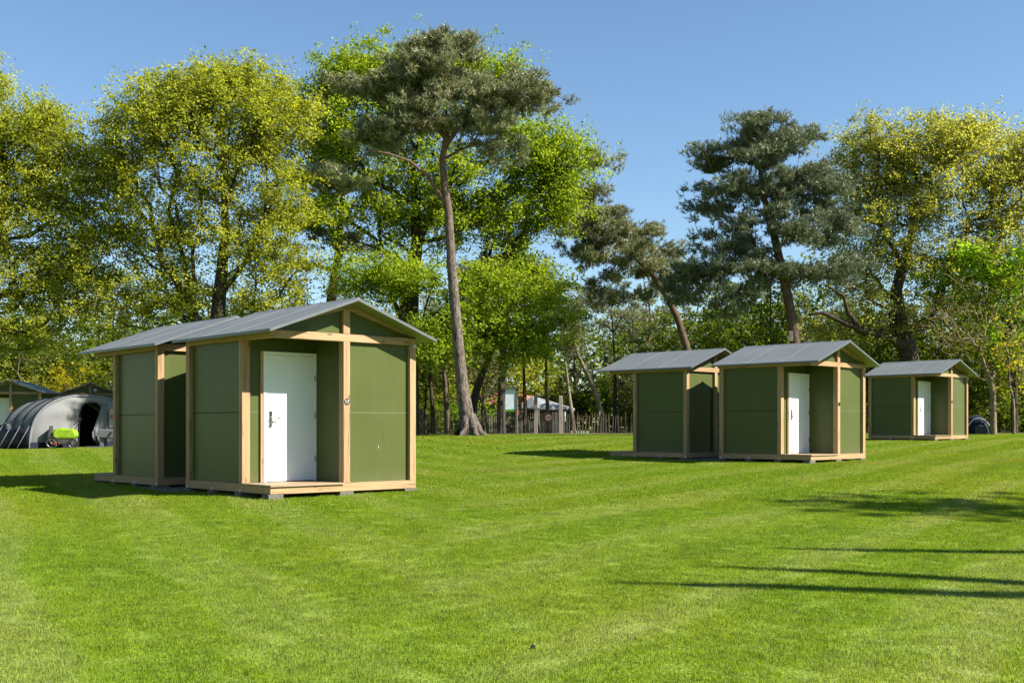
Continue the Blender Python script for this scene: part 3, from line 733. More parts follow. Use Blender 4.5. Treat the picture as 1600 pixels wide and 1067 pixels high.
def broadleaf(name, label, trunk, rads, Y, blobs, bark, leafm, per=34, spread=.75, size=.17, seed=1, bf=.3, start=.3, up=.5, cat='tree', group=None, shell=.5, expo=.5, rmin=.012, flat=.75, dens=1.0):
    rng = np.random.default_rng(seed)
    tp = px_pts(trunk, Y); tp[0] = base_on_ground(tp); loc = tp[0].copy()
    cl = blob_clumps([(*b[:4], int(b[4] * dens), *b[5:]) for b in blobs], Y, rng, shell, 4, (.55, .55, .36))
    cl = cl[cl[:, 2] > gz(cl[:, 0], cl[:, 1]) + .5]
    root = empty(name, loc, 0, label, cat, group)
    P, par, r, nr = grow(tp, rads, cl, bf, start, rng, rmin=rmin, expo=expo)
    tm = limb_mesh('trunk', P, par, r, nr, bark, rng); localise(tm, loc); link('trunk', tm, root)
    lm = leaves('crown', cl, per, spread, size, leafm, rng, up=up, flat=flat); localise(lm, loc); link('crown', lm, root)
    return root
def pine(name, label, trunk, rads, Y, blobs, bark, needlem, tufts=16, per=11, spread=.7, length=.17, width=.03, seed=1, bf=.25, start=.5, cat='pine tree', limbs=(), shell=.35, flat=.5, dens=1.0, group=None):
    rng = np.random.default_rng(seed)
    tp = px_pts(trunk, Y); tp[0] = base_on_ground(tp); loc = tp[0].copy()
    cl = blob_clumps([(*b[:4], b[4] * 1.3 * dens, *b[5:]) for b in blobs], Y, rng, shell, 7, (.45, .45, .16))
    cl = cl[cl[:, 2] > gz(cl[:, 0], cl[:, 1]) + .5]
    root = empty(name, loc, 0, label, cat, group)
    P, par, r, nr = grow(tp, rads, cl, bf, start, rng, rmin=.014, expo=.55)
    tm = limb_mesh('trunk', P, par, r, nr, bark, rng); localise(tm, loc); link('trunk', tm, root)
    mid = np.array(tp[-1]) - np.array([0, 0, 1.5])
    lm = needles('crown', cl, mid, tufts, per, spread, length, width, needlem, rng, flat); localise(lm, loc); link('crown', lm, root)
    for lp, lr in limbs:
        b = MB(); b.tube([Vector(p) - loc for p in px_pts(lp, Y)], lr, 9); b.build('limb', bark, root)
    return root

# --- the named trees of the photo
# tall scots pine in front of the centre, bare grey trunk
pine('scots_pine', 'tall umbrella-crowned pine with a bare grey trunk, rising alone beside the information board',
     [(733, 682), (729, 650), (722, 600), (716, 540), (711, 480), (706, 420), (703, 370), (700, 325), (694, 285), (691, 250), (697, 215), (703, 195)],
     [.42, .31, .245, .225, .21, .195, .18, .165, .15, .135, .115, .09], 46,
     [(700, 112, 92, 42, 140), (615, 150, 62, 40, 80), (785, 148, 66, 40, 80), (640, 200, 72, 30, 50), (760, 208, 62, 32, 46), (575, 222, 46, 28, 30), (842, 160, 24, 22, 14), (700, 165, 86, 38, 60), (550, 130, 20, 22, 12), (525, 280, 34, 28, 16), (690, 82, 60, 20, 36)],
     BARK_PINE, NEEDLE, tufts=17, per=11, spread=.62, length=.19, width=.032, seed=5, start=.84, bf=.22)
pine_o = bpy.data.objects['scots_pine']
_b = MB(); _b.tube([p - pine_o.location for p in px_pts([(703, 345), (692, 312), (668, 275, -.4), (640, 252, -.9), (606, 240, -1.4), (575, 236, -1.6)], 46)], [.10, .09, .075, .06, .045, .025], 9)
_b.tube([p - pine_o.location for p in px_pts([(697, 215), (686, 204), (668, 190), (645, 180)], 46)], [.12, .10, .075, .04], 8)
_b.tube([p - pine_o.location for p in px_pts([(694, 232), (712, 205), (728, 185), (760, 170)], 46)], [.12, .10, .075, .04], 8)
_b.build('limb', BARK_PINE, pine_o)
# roots flaring at the pine's foot
_b = MB(); _f = Vector((0, 0, 0))
for k, (ang, ln) in enumerate(((0.1, .95), (.9, .7), (2.2, .8), (3.3, .6), (4.2, .75), (5.3, .9))):
    d = Vector((math.cos(ang), math.sin(ang), 0))
    _b.tube([d * .16 + Vector((-.04, 0, .95)), d * .30 + Vector((0, 0, .42)), d * .52 + Vector((0, 0, .14)), d * ln + Vector((0, 0, -.02))], [.15, .18, .13, .05], 9)
_b.build('root_flare', BARK_PINE, pine_o)

# bright green oak behind it
broadleaf('bright_oak', 'great bright green oak behind the tall bare-trunked pine',
          [(636, 640), (636, 560), (638, 500), (640, 470), (645, 430), (652, 380), (648, 320), (645, 260)], [.62, .55, .50, .46, .36, .28, .2, .12], 56,
          [(590, 116, 78, 48, 92), (700, 112, 72, 42, 70), (520, 130, 55, 50, 55), (770, 130, 60, 50, 55), (840, 240, 72, 85, 100), (860, 320, 48, 60, 45), (780, 330, 80, 80, 75), (560, 210, 80, 75, 60), (660, 240, 110, 90, 60), (520, 330, 60, 60, 26), (620, 350, 60, 60, 20),
           (590, 440, 70, 34, 48, -2.5), (650, 425, 60, 30, 34, -3), (760, 460, 80, 45, 70, -2), (820, 440, 70, 50, 60), (700, 520, 75, 42, 55, -2.5), (800, 530, 80, 40, 50), (870, 480, 40, 40, 26), (720, 280, 90, 60, 50), (680, 350, 90, 50, 44), (600, 300, 70, 60, 36), (870, 260, 45, 50, 40), (500, 250, 50, 60, 30), (470, 180, 24, 50, 20)],
          BARK_OAK, LEAF_BRIGHT, per=78, spread=.80, size=.145, shell=.22, dens=2.15, seed=21, start=.3, bf=.42, expo=.52)
# broad olive oak to the left
broadleaf('olive_oak', 'broad yellow-olive oak with many dark ascending stems, behind the nearest cabins',
          [(338, 640), (338, 560), (340, 500), (343, 460), (348, 410), (352, 350), (350, 290), (345, 220)], [.46, .40, .36, .32, .26, .20, .14, .08], 53,
          [(330, 160, 100, 55, 120), (230, 200, 80, 55, 85), (190, 250, 60, 50, 50), (410, 200, 70, 80, 85), (320, 240, 120, 75, 90), (210, 310, 80, 60, 46), (430, 300, 50, 75, 42), (310, 330, 110, 70, 50), (170, 370, 60, 50, 24), (250, 420, 100, 45, 36), (400, 410, 70, 55, 34), (330, 460, 110, 36, 36), (190, 455, 70, 35, 26), (150, 300, 40, 60, 22), (450, 170, 40, 50, 30), (460, 400, 34, 60, 18), (250, 150, 60, 40, 40), (380, 130, 60, 36, 44), (400, 350, 60, 50, 36), (250, 370, 70, 46, 36), (150, 450, 50, 40, 24), (280, 480, 90, 30, 30), (440, 460, 50, 40, 26)],
          BARK_OAK, LEAF_OLIVE, per=78, spread=.80, size=.135, shell=.22, dens=1.75, seed=33, start=.12, bf=.5, expo=.5)
# oak at the left edge
broadleaf('edge_oak', 'drooping olive-green oak overhanging the left edge, its dark limbs reaching over the tent',
          [(-75, 660), (-72, 600), (-60, 540), (-40, 490), (-15, 430), (0, 370), (10, 300)], [.5, .45, .40, .34, .26, .18, .1], 53,
          [(30, 220, 75, 55, 85), (-40, 200, 80, 80, 60), (-20, 120, 32, 45, 30), (90, 300, 60, 60, 60), (20, 320, 90, 70, 70), (100, 390, 62, 55, 60), (20, 430, 90, 60, 70), (90, 480, 60, 40, 44), (20, 520, 70, 35, 36), (-60, 360, 90, 120, 60), (130, 350, 34, 40, 18), (60, 190, 50, 34, 40), (100, 250, 46, 40, 40), (130, 430, 44, 50, 30)],
          BARK_OAK, LEAF_OLIVE, per=76, spread=.78, size=.135, shell=.22, dens=1.75, seed=44, start=.3, bf=.3, expo=.52)
# golden oak at the right
broadleaf('golden_oak', 'wide golden-olive oak with long dark level limbs, over the smallest cabin',
          [(1428, 650), (1425, 590), (1418, 540), (1405, 500), (1400, 455), (1412, 410), (1425, 360), (1430, 300)], [.62, .56, .5, .42, .34, .26, .18, .1], 63,
          [(1430, 240, 120, 52, 130), (1350, 270, 62, 60, 62), (1540, 260, 80, 58, 95), (1440, 310, 130, 60, 100), (1570, 340, 70, 60, 60), (1340, 370, 55, 60, 40), (1450, 400, 100, 50, 44), (1340, 450, 55, 30, 20), (1590, 420, 50, 50, 30), (1310, 510, 45, 24, 16), (1370, 500, 50, 40, 22), (1440, 480, 60, 40, 20), (1650, 320, 60, 80, 40), (1500, 215, 80, 34, 60), (1380, 225, 60, 40, 50), (1590, 290, 40, 60, 40), (1500, 380, 90, 40, 40), (1610, 240, 60, 50, 50), (1500, 430, 80, 40, 34), (1380, 420, 60, 40, 26), (1400, 330, 80, 50, 40)],
          BARK_OAK, LEAF_GOLD, per=78, spread=.80, size=.14, shell=.22, dens=1.75, seed=55, start=.38, bf=.22, expo=.52)
_g = bpy.data.objects['golden_oak']; _b = MB()
_b.tube([p - _g.location for p in px_pts([(1420, 548), (1395, 528, -.4), (1350, 518, -1), (1310, 500, -1.5), (1285, 488, -2), (1262, 492, -2.2)], 63)], [.34, .27, .21, .15, .10, .05], 10)
_b.tube([p - _g.location for p in px_pts([(1350, 518, -1), (1325, 490, -1.6), (1318, 462, -2), (1290, 445, -2.4)], 63)], [.15, .11, .08, .04], 8)
_b.build('limb', BARK_OAK, _g)
# leaning pine
pine('leaning_pine', 'pine whose dark trunk leans left and bends over above the middle cabins',
     [(1092, 640), (1083, 590), (1072, 540), (1058, 495), (1040, 460), (1018, 428), (995, 405), (970, 385), (945, 365), (928, 330), (928, 270)],
     [.25, .215, .19, .175, .16, .14, .11, .085, .06, .04, .025], 58,
     [(935, 255, 16, 30, 12), (915, 300, 26, 28, 16), (905, 335, 38, 34, 34), (950, 360, 48, 36, 50), (1000, 365, 42, 28, 40, .8), (1038, 398, 30, 22, 20, 1.4, .5), (960, 410, 66, 30, 54), (900, 380, 34, 34, 28), (1000, 440, 60, 24, 26, 3, .5), (935, 470, 44, 26, 22, 2), (1060, 430, 26, 22, 12, 2, .6)],
     BARK_PINE_RED, NEEDLE, tufts=16, per=11, spread=.62, length=.21, width=.036, seed=8, start=.62, bf=.2, flat=.65, dens=1.35)
# big blue-green pine on the right
pine('blue_pine', 'large dense blue-green pine standing above the middle cabin roof',
     [(1249, 650), (1247, 600), (1243, 545), (1238, 500), (1229, 455), (1219, 410), (1210, 370), (1200, 335), (1192, 300), (1188, 260), (1186, 220)],
     [.30, .27, .245, .23, .215, .20, .185, .16, .13, .10, .05], 52,
     [(1180, 215, 55, 34, 62), (1230, 225, 50, 40, 58), (1140, 245, 46, 34, 46), (1200, 275, 90, 45, 96), (1270, 290, 55, 48, 62), (1130, 310, 50, 36, 44), (1290, 360, 50, 48, 58), (1230, 360, 60, 40, 46), (1150, 370, 56, 36, 46), (1100, 410, 45, 34, 36), (1160, 430, 70, 38, 52), (1280, 420, 55, 34, 46), (1090, 455, 50, 26, 30), (1230, 440, 50, 24, 22), (1130, 470, 60, 26, 32)],
     BARK_PINE_RED, NEEDLE_BLUE, tufts=17, per=11, spread=.62, length=.20, width=.034, seed=9, start=.5, bf=.22, flat=.6, dens=1.12)
_p = bpy.data.objects['blue_pine']; _b = MB()
q = [p - _p.location for p in px_pts([(1233, 533), (1239, 533), (1239, 517), (1233, 517)], 51.62)]
_b.box(q[0].x, q[1].x, q[0].y - .06, q[0].y + .06, q[0].z, q[2].z); _b.build('nest_box', BARK_PALE, _p)
# dark pines among the oaks
pine('shaded_pine', 'dark crooked pine in the gap between the olive oak and the bright oak',
     [(508, 640), (510, 560), (514, 500), (520, 450), (529, 400), (531, 350), (536, 300), (535, 260)], [.34, .31, .28, .26, .23, .18, .12, .06], 60,
     [(530, 240, 40, 34, 26), (490, 290, 60, 30, 38), (560, 300, 40, 40, 22), (470, 340, 55, 30, 32), (520, 360, 60, 34, 30), (450, 400, 50, 30, 22), (560, 390, 40, 30, 14)],
     BARK_PINE_RED, NEEDLE_BLUE, tufts=15, per=10, spread=.72, length=.22, width=.038, seed=12, start=.5, bf=.22)
pine('background_pine', 'slim dark pine behind the lower branches of the bright oak',
     [(782, 640), (785, 560), (790, 500), (795, 450), (797, 400), (798, 350)], [.24, .22, .20, .17, .12, .05], 66,
     [(800, 370, 50, 34, 26), (780, 420, 70, 34, 34), (820, 460, 60, 34, 30), (760, 480, 50, 26, 20), (800, 520, 60, 26, 22)],
     BARK_PINE_RED, NEEDLE_BLUE, tufts=15, per=10, spread=.75, length=.24, width=.04, seed=14, start=.4, bf=.22)
# young bright maple and the bare budding tree at the right edge
broadleaf('young_maple', 'fresh light-green maple low at the right edge, behind the budding bare-twigged tree',
          [(1585, 655), (1585, 600), (1580, 540), (1575, 480), (1575, 430)], [.2, .18, .14, .1, .05], 66,
          [(1500, 420, 50, 36, 40, -4), (1570, 410, 60, 36, 40, -4), (1540, 440, 60, 40, 50), (1590, 450, 60, 50, 50), (1560, 500, 70, 45, 50), (1500, 480, 45, 40, 34), (1600, 540, 60, 40, 36), (1640, 480, 50, 70, 30)],
          BARK_OAK, LEAF_LIME, per=60, spread=.75, size=.20, seed=61, start=.35)
broadleaf('budding_tree', 'pale-trunked forked tree with bare tan twigs beside the smallest cabin',
          [(1552, 678), (1552, 645), (1551, 612), (1549, 600), (1540, 575), (1532, 550)], [.17, .15, .15, .13, .09, .05], 55,
          [(1480, 500, 60, 40, 120), (1530, 490, 60, 46, 120), (1500, 545, 55, 30, 70), (1580, 520, 45, 45, 70), (1570, 570, 40, 30, 36), (1600, 580, 30, 30, 20)],
          BARK_TWIG, LEAF_OCHRE, per=5, spread=.35, size=.09, seed=63, start=.42, bf=.35, expo=.55, rmin=.016)
broadleaf('slender_tree', 'thin crooked pale-stemmed sapling at the right edge, right of the forked tree',
          [(1584, 678), (1584, 640), (1582, 618), (1577, 600), (1576, 570), (1579, 540), (1585, 510)], [.075, .07, .065, .06, .05, .04, .02], 55,
          [(1590, 540, 34, 40, 30), (1570, 575, 26, 20, 10), (1600, 600, 20, 26, 8)],
          BARK_PALE, LEAF_YELLOW, per=16, spread=.5, size=.15, seed=65, start=.5)

# ------------------------------------------------------------------ the wood behind the fence
def wood_tree(name, h, r, leafm, bark, seed, label, cat, group, nclump=70, per=30, spread=.85, size=.24, crown_lo=.25, trunk_r=.13, lean=0.0, needle=False):
    rng = np.random.default_rng(seed)
    root = empty(name, (0, 0, 0), 0, label, cat, group)
    tp = [Vector((math.sin(k * 1.7 + seed) * .12 * k / 3 + lean * k, math.cos(k * 1.3 + seed) * .1 * k / 3, h * .92 * k / 6 - (.1 if k == 0 else 0))) for k in range(7)]
    rr = [trunk_r * (1 - .8 * k / 6) + .015 for k in range(7)]
    d = rng.normal(size=(nclump, 3)); d /= np.linalg.norm(d, axis=1)[:, None]
    q = d * (rng.random(nclump) ** .45)[:, None]
    cz = h * (crown_lo + 1) / 2; hz = h * (1 - crown_lo) / 2
    cl = q * np.array([r, r, hz]) * (1 + .25 * rng.normal(size=(nclump, 1)))
    if needle: cl[:, :2] *= (1.15 - .75 * (cl[:, 2:3] / hz * .5 + .5))
    cl[:, 2] += cz; cl[:, 0] += lean * 6 * cl[:, 2] / h; cl[:, 2] = np.maximum(cl[:, 2], .5)
    P, par, rad, nr = grow(tp, rr, cl, .3, .15, rng, rmin=.014)
    link('trunk', limb_mesh('trunk', P, par, rad, nr, bark, rng), root)
    if needle: me = needles('crown', cl, np.array([0, 0, h * .4]), 14, 9, .7, .26, .045, leafm, rng, .5)
    else: me = leaves('crown', cl, per, spread, size, leafm, rng)
    link('crown', me, root)
    return root
G_W = 'trees of the wood behind the fence'
kinds = [
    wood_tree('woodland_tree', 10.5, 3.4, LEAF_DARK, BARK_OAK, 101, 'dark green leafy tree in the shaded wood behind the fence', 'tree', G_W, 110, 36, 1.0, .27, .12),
    wood_tree('woodland_tree', 9.5, 3.0, LEAF_OLIVE, BARK_OAK, 102, 'yellowish leafy tree in the wood behind the fence', 'tree', G_W, 85, 32, .9, .24, .2),
    wood_tree('woodland_tree', 9.5, 2.6, LEAF_BRIGHT, BARK_OAK, 103, 'fresh green leafy tree in the wood behind the fence', 'tree', G_W, 75, 30, .85, .24, .2),
    wood_tree('woodland_pine', 11, 2.4, NEEDLE, BARK_PINE_RED, 104, 'dull grey-green young pine in the wood behind the fence', 'pine tree', G_W, 80, crown_lo=.15, needle=True, trunk_r=.15),
    wood_tree('woodland_shrub', 4.6, 2.2, LEAF_OCHRE, BARK_TWIG, 105, 'tan twiggy half-bare shrub under the trees behind the fence', 'shrub', 'shrubs under the wood', 120, 12, .55, .15, .02, .05),
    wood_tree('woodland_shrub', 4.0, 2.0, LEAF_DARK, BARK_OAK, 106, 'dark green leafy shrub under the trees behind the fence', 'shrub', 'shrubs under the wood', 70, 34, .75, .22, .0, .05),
    wood_tree('woodland_shrub', 4.4, 2.1, LEAF_LIME, BARK_OAK, 107, 'bright green leafy shrub under the trees behind the fence', 'shrub', 'shrubs under the wood', 60, 26, .7, .19, .05, .05)]
rw = random.Random(5)
spots = []
def place(k, x, y, s, sz=None):
    if -1.6 < x < 7.5 and y < 83: return            # the clearing with the pavilion and the hut
    spots.append((k, x, y, s, sz or s))
# back rows: trees
for row, (Y0, n) in enumerate(((70.5, 28), (77, 34), (85, 34), (95, 36))):
    for i in range(n):
        X = (i + .5 + rw.uniform(-.35, .35)) / n * 1.16 * Y0 - .58 * Y0
        k = rw.choices([0, 1, 2, 3], [4, 2, 1.6, 2.4])[0]
        px = 800 + X * F / Y0
        if 985 < px < 1330: k = rw.choice([0, 3, 3, 0])
        if row == 0 and 640 < px < 990: k = rw.choice([3, 0, 3])
        s = rw.uniform(.75, 1.08) * (1 if row else .9)
        if 860 < px < 960: s *= .8
        if 40 < px < 130: s *= .85
        place(k, X, Y0 + rw.uniform(-2.5, 2.5), s)
for i in range(84):
    X = rw.uniform(-44, 44); Y = rw.uniform(67.5, 77)
    if -8 < X < 8: Y = rw.uniform(73, 80)
    place(rw.choices([4, 5, 6], [2.4, 2.6, 1.8])[0], X, Y, rw.uniform(.6, 1.05))
for i in range(16):
    place(rw.choice([5, 5, 6, 4]), -3 + i * .85 + rw.uniform(-.3, .3), 84 + rw.uniform(0, 5), rw.uniform(.8, 1.15))
used = set()
for k, x, y, s, sz in spots:
    o = kinds[k] if k not in used else copy_tree(kinds[k]); used.add(k)
    o.location = (x, y, g1(x, y) - .05); o.rotation_euler = (0, 0, rw.uniform(0, 6.28)); o.scale = (s, s, sz)
for k, o in enumerate(kinds):
    if k not in used: o.location = (40 + k * 3, 80, g1(40, 80))
# yellow bush and hedge trees at the left, behind the shaded cabins
yb = wood_tree('yellow_bush', 4.6, 2.1, LEAF_YELLOW, BARK_OAK, 108, 'bright yellow-leaved bush between the two shaded cabins at the left', 'bush', None, 80, 34, .6, .17, .1, .06)
p = at(100, 640, 66); yb.location = (p.x, 66, g1(p.x, 66)); 
hb = wood_tree('hedge_bush', 4.8, 2.6, LEAF_OLIVE, BARK_TWIG, 109, 'olive budding bush behind the leftmost shaded cabin roof', 'bush', None, 100, 24, .7, .16, .0, .06)
p = at(35, 640, 67); hb.location = (p.x, 67, g1(p.x, 67)); hb.scale = (1.2, 1.2, 1.1)

# slim trunks standing near the fence
def slim(name, label, pts, r0, Y, blobs, leafm, bark, seed, needle=True):
    n = len(pts); rads = [r0 * (1 - .75 * i / (n - 1)) for i in range(n)]
    if needle: return pine(name, label, pts, rads, Y, blobs, bark, leafm, tufts=13, per=9, spread=.75, length=.24, width=.042, seed=seed, start=.55)
    return broadleaf(name, label, pts, rads, Y, blobs, bark, leafm, per=26, spread=.7, size=.2, seed=seed, start=.4)
slim('slim_pine', 'slim leaning pine with a pale sunlit trunk, right of the white pavilion', [(947, 672), (940, 645), (930, 612), (918, 585), (905, 558), (893, 530), (880, 500)], .19, 66, [(880, 500, 50, 30, 22), (900, 470, 40, 30, 18), (860, 530, 36, 20, 12)], NEEDLE, BARK_PALE, 201)
slim('slim_pine', 'slim pine with a light grey trunk leaning left, just right of the taller fence posts', [(897, 672), (894, 650), (889, 615), (885, 580), (880, 540), (876, 500)], .15, 65.3, [(870, 510, 40, 30, 18), (885, 545, 44, 22, 14)], NEEDLE, BARK_PALE, 202)
slim('slim_pine', 'slim straight dark pine trunk rising behind the round sign', [(857, 672), (856, 645), (854, 600), (853, 550), (850, 500), (850, 460)], .14, 67, [(850, 480, 40, 40, 22)], NEEDLE, BARK_OAK, 203)
slim('slim_pine', 'slim straight trunk between the information board and the grey posts', [(821, 672), (821, 640), (819, 600), (818, 550), (816, 500)], .15, 66, [(815, 510, 40, 36, 20)], NEEDLE, BARK_OAK, 204)
slim('slim_pine', 'reddish straight pine trunk left of the tall bare-trunked pine', [(700, 672), (698, 640), (695, 600), (693, 560), (690, 520), (690, 480)], .19, 66, [(690, 500, 44, 34, 20)], NEEDLE, BARK_PINE_RED, 205)
slim('slim_pine', 'dark trunk nearest the right post of the numbered cabin', [(678, 672), (676, 640), (673, 600), (671, 560), (670, 520)], .16, 66.5, [(668, 530, 36, 30, 16)], NEEDLE, BARK_OAK, 206)
slim('slim_pine', 'thin straight pine in the wood just left of the rear middle cabin', [(962, 672), (961, 640), (961, 600), (960, 560), (958, 520), (956, 490)], .15, 69, [(955, 500, 44, 36, 24)], NEEDLE, BARK_OAK, 207)
slim('leaning_oak', 'dark crooked trunk leaning right, close behind the bare-trunked pine', [(737, 668), (739, 635), (745, 608), (754, 582), (764, 560), (775, 535), (790, 510)], .27, 58, [(780, 500, 60, 34, 30), (740, 520, 40, 24, 14)], LEAF_BRIGHT, BARK_OAK, 208, False)
slim('crooked_sapling', 'thin crooked grey sapling between the bare-trunked pine and the information board', [(762, 672), (758, 640), (750, 622), (745, 604), (752, 590)], .09, 63.2, [(750, 575, 22, 26, 16), (766, 590, 18, 20, 10)], LEAF_OCHRE, BARK_PALE, 209, False)

# far wood: one closing mass beyond the trees
rng = np.random.default_rng(77); NF = 2200
X = rng.uniform(-75, 75, NF); Y = rng.uniform(104, 122, NF); Hh = 8.0 + 2.6 * np.sin(X * .19) * np.sin(X * .07 + 1) + 1.2 * np.sin(X * .6)
Zc = rng.random(NF) ** 1.25 * Hh
C = np.stack([X, Y, gz(X, Y) + Zc], 1)
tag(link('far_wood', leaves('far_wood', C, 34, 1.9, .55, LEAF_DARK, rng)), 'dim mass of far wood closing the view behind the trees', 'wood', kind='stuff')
# unseen leafy ring behind the viewer and at the sides, added to cut skylight
NR = 1500; ang = rng.uniform(math.radians(100), math.radians(440), NR); keep = (np.cos(ang - math.radians(90)) < .78); ang = ang[keep]
R = rng.uniform(46, 58, len(ang)); X = R * np.cos(ang); Y = R * np.sin(ang); Zc = rng.random(len(ang)) ** .8 * (17 + 4 * np.sin(ang * 9))
ok = ~((Y > 0) & (np.abs(X) < .62 * Y + 8)); Zc = np.where((X > 15) & (Y > -22), Zc * .45, Zc); X, Y, Zc = X[ok], Y[ok], Zc[ok]
C = np.stack([X, Y, gz(X, Y) + Zc], 1)
tag(link('added_leaf_ring', leaves('added_leaf_ring', C, 46, 2.6, .62, LEAF_DARK, rng)), 'unseen leafy ring around the campsite field, added to dim the skylight', 'wood', kind='stuff')

# trees just outside the right edge: they throw the long shadows over the lawn
def bare_tree(tip, end, h, r0, seed, label):
    """tip = where its shadow ends on the lawn, end = another shadow point nearer the trunk"""
    k = 1 / math.tan(math.radians(39.5)); H = Vector((.951, -.279, 0)).normalized()
    tip = Vector((*tip, 0)); end = Vector((*end, 0)); d = (end - tip).normalized()
    base = tip + d * h * k
    top = tip + H * h * k                    # the point whose shadow is the tip
    base.z = g1(base.x, base.y) - .1
    n = 9; pts = []; rr = random.Random(seed)
    for i in range(n):
        f = i / (n - 1); q = base * (1 - f) + Vector((top.x, top.y, g1(tip.x, tip.y) + h)) * f
        q = q + Vector((rr.uniform(-.07, .07), rr.uniform(-.07, .07), 0)) * (1 if 0 < i < n - 1 else 0); pts.append(q)
    root = empty('bare_tree', base, 0, label, 'tree', 'bare young trees beside the lawn')
    b = MB(); b.tube([q - base for q in pts], [r0 * (1 - .35 * i / (n - 1)) * (1 if i < n - 1 else .3) for i in range(n)], 8); b.build('trunk', BARK_TWIG, root)
    for i in (4, 5):
        a = pts[i] - base; e = a + Vector((rr.uniform(-.3, .3), rr.uniform(-.3, .3), 1.2)); m = MB(); m.tube([a, (a + e) / 2 + Vector((.05, .05, 0)), e], [.035, .025, .01], 6); m.build('branch', BARK_TWIG, root)
bare_tree((.8, 9.36), (4.03, 8.84), 9.2, .21, 1, 'leafless leaning young tree casting the longest thin shadow on the lawn')
bare_tree((1.7, 10.28), (4.28, 9.41), 8.2, .2, 2, 'leafless young tree casting the middle thin shadow on the lawn')
bare_tree((2.6, 11.53), (5.14, 11.29), 7.4, .17, 3, 'leafless young tree casting the farthest thin shadow on the lawn')
sh = wood_tree('edge_pine', 12, 3.7, NEEDLE, BARK_PINE_RED, 120, 'pine outside the right edge casting the feathery shadow on the lawn', 'pine tree', None, 150, crown_lo=.42, needle=True, trunk_r=.2)
sh.location = (18.3, 12.6, g1(18.3, 12.6) - .05)

# ------------------------------------------------------------------ fence and the things along it
M['paling'] = timber('weathered_paling', 2, (.133, .108, .081), (.052, .042, .032))
M['grey_board'] = timber('weathered_board', 2, (.119, .105, .091), (.052, .045, .038))
M['grey_post'] = timber('silvered_post', 2, (.294, .273, .245), (.168, .150, .133))
M['wire'] = plain('rusty_wire', (.084, .070, .059), .6, .4, .6)
def paling_fence(name, label, x0, x1, yf, hh=1.2, seed=0, gap=.135):
    r = random.Random(seed)
    root = empty(name, (x0, yf(x0), g1(x0, yf(x0))), 0, label, 'fence'); L = root.location
    m = MB(); x = x0
    while x < x1:
        y = yf(x); z = g1(x, y) - L.z; h = hh * r.uniform(.84, 1.1); dx = r.uniform(-.05, .05); w = r.uniform(.026, .042); d = .016
        px, py = x - L.x, y - L.y
        if r.random() > .05:
            m.hexa([(px - w, py - d, z + .02), (px + w, py - d, z + .02), (px + w, py + d, z + .02), (px - w, py + d, z + .02),
                    (px + dx - w * .6, py - d, z + h), (px + dx + w * .6, py - d, z + h), (px + dx + w * .6, py + d, z + h - .03), (px + dx - w * .6, py + d, z + h - .03)])
        x += gap * r.uniform(.75, 1.3)
    m.build('palings', M['paling'], root)
    n = max(2, int((x1 - x0) / 2.2))
    for i in range(n + 1):
        x = x0 + (x1 - x0) * i / n; y = yf(x) + .06; z = g1(x, y) - L.z; p = MB()
        p.tube([(x - L.x, y - L.y, z - .1), (x - L.x + r.uniform(-.05, .05), y - L.y, z + hh * 1.12)], [.05, .045], 8); p.build('post', M['paling'], root)
    for hz in (.3, .95):
        p = MB(); q = [(x0 + (x1 - x0) * i / 30 - L.x, yf(x0 + (x1 - x0) * i / 30) - L.y + .025, g1(x0 + (x1 - x0) * i / 30, yf(x0)) - L.z + hz) for i in range(31)]
        p.tube(q, .007, 4); p.build('wire', M['wire'], root)
fy_ = lambda x: 64.0 + .25 * math.sin(x * .5)
paling_fence('paling_fence', 'rustic split-paling fence running left past the bare-trunked pine', -12.0, 1.55, fy_, 1.2, 1)
paling_fence('paling_fence', 'lower paling fence between the taller grey posts and the leaning pines', 2.95, 7.0, fy_, 1.15, 2, .15)
paling_fence('paling_fence', 'dark paling fence in the shade behind the middle and smallest cabins', 7.1, 26.0, lambda x: 64.6 + .3 * math.sin(x * .4), 1.25, 3, .16)
def gx_(px, Y): return (px - 800) / F * Y
bw = empty('board_screen', (gx_(865, 64), 63.9, g1(2.3, 63.9)), 0, 'screen of wide dark weathered upright boards between two silvery posts', 'fence')
m = MB(); r = random.Random(9)
for i in range(7):
    x = -.66 + i * .2; h = 1.2 + r.uniform(-.06, .08); m.hexa([(x - .08, -.015, .03), (x + .08, -.015, .03), (x + .08, .015, .03), (x - .08, .015, .03), (x - .08 + r.uniform(-.01, .01), -.015, h), (x + .08, -.015, h + r.uniform(-.04, .04)), (x + .08, .015, h), (x - .08, .015, h)])
m.build('boards', M['grey_board'], bw, .004)
m = MB(); m.box(-.76, .66, .017, .05, .35, .43); m.box(-.76, .66, .017, .05, .9, .98); m.build('rail', M['grey_board'], bw)
for px, top, wd, lab in ((837, 618, .11, 'tall silvery timber post at the left end of the board screen'), (876, 618, .12, 'tall silvery timber post at the right end of the board screen'), (813, 618, .075, 'thin dark timber post between the information board and the board screen')):
    x = gx_(px, 63.6); z = g1(x, 63.6); h = (YH - top) / F * 63.6 + EYE - z
    b = MB(); b.hexa([(-wd, -wd, -.2), (wd, -wd, -.2), (wd, wd, -.2), (-wd, wd, -.2), (-wd * .85, -wd, h), (wd * .95, -wd, h - .05), (wd * .95, wd, h - .02), (-wd * .85, wd, h)])
    o = b.build('timber_post', M['grey_post'] if wd > .1 else M['grey_board'], None, .015); o.location = (x, 63.6, z); tag(o, lab, 'post', 'timber posts along the fence')
sg = empty('round_sign', (gx_(857, 63.86), 63.86, (YH - 652) / F * 63.86 + EYE), 0, 'small round white sign with a red ring on the dark board screen', 'sign')
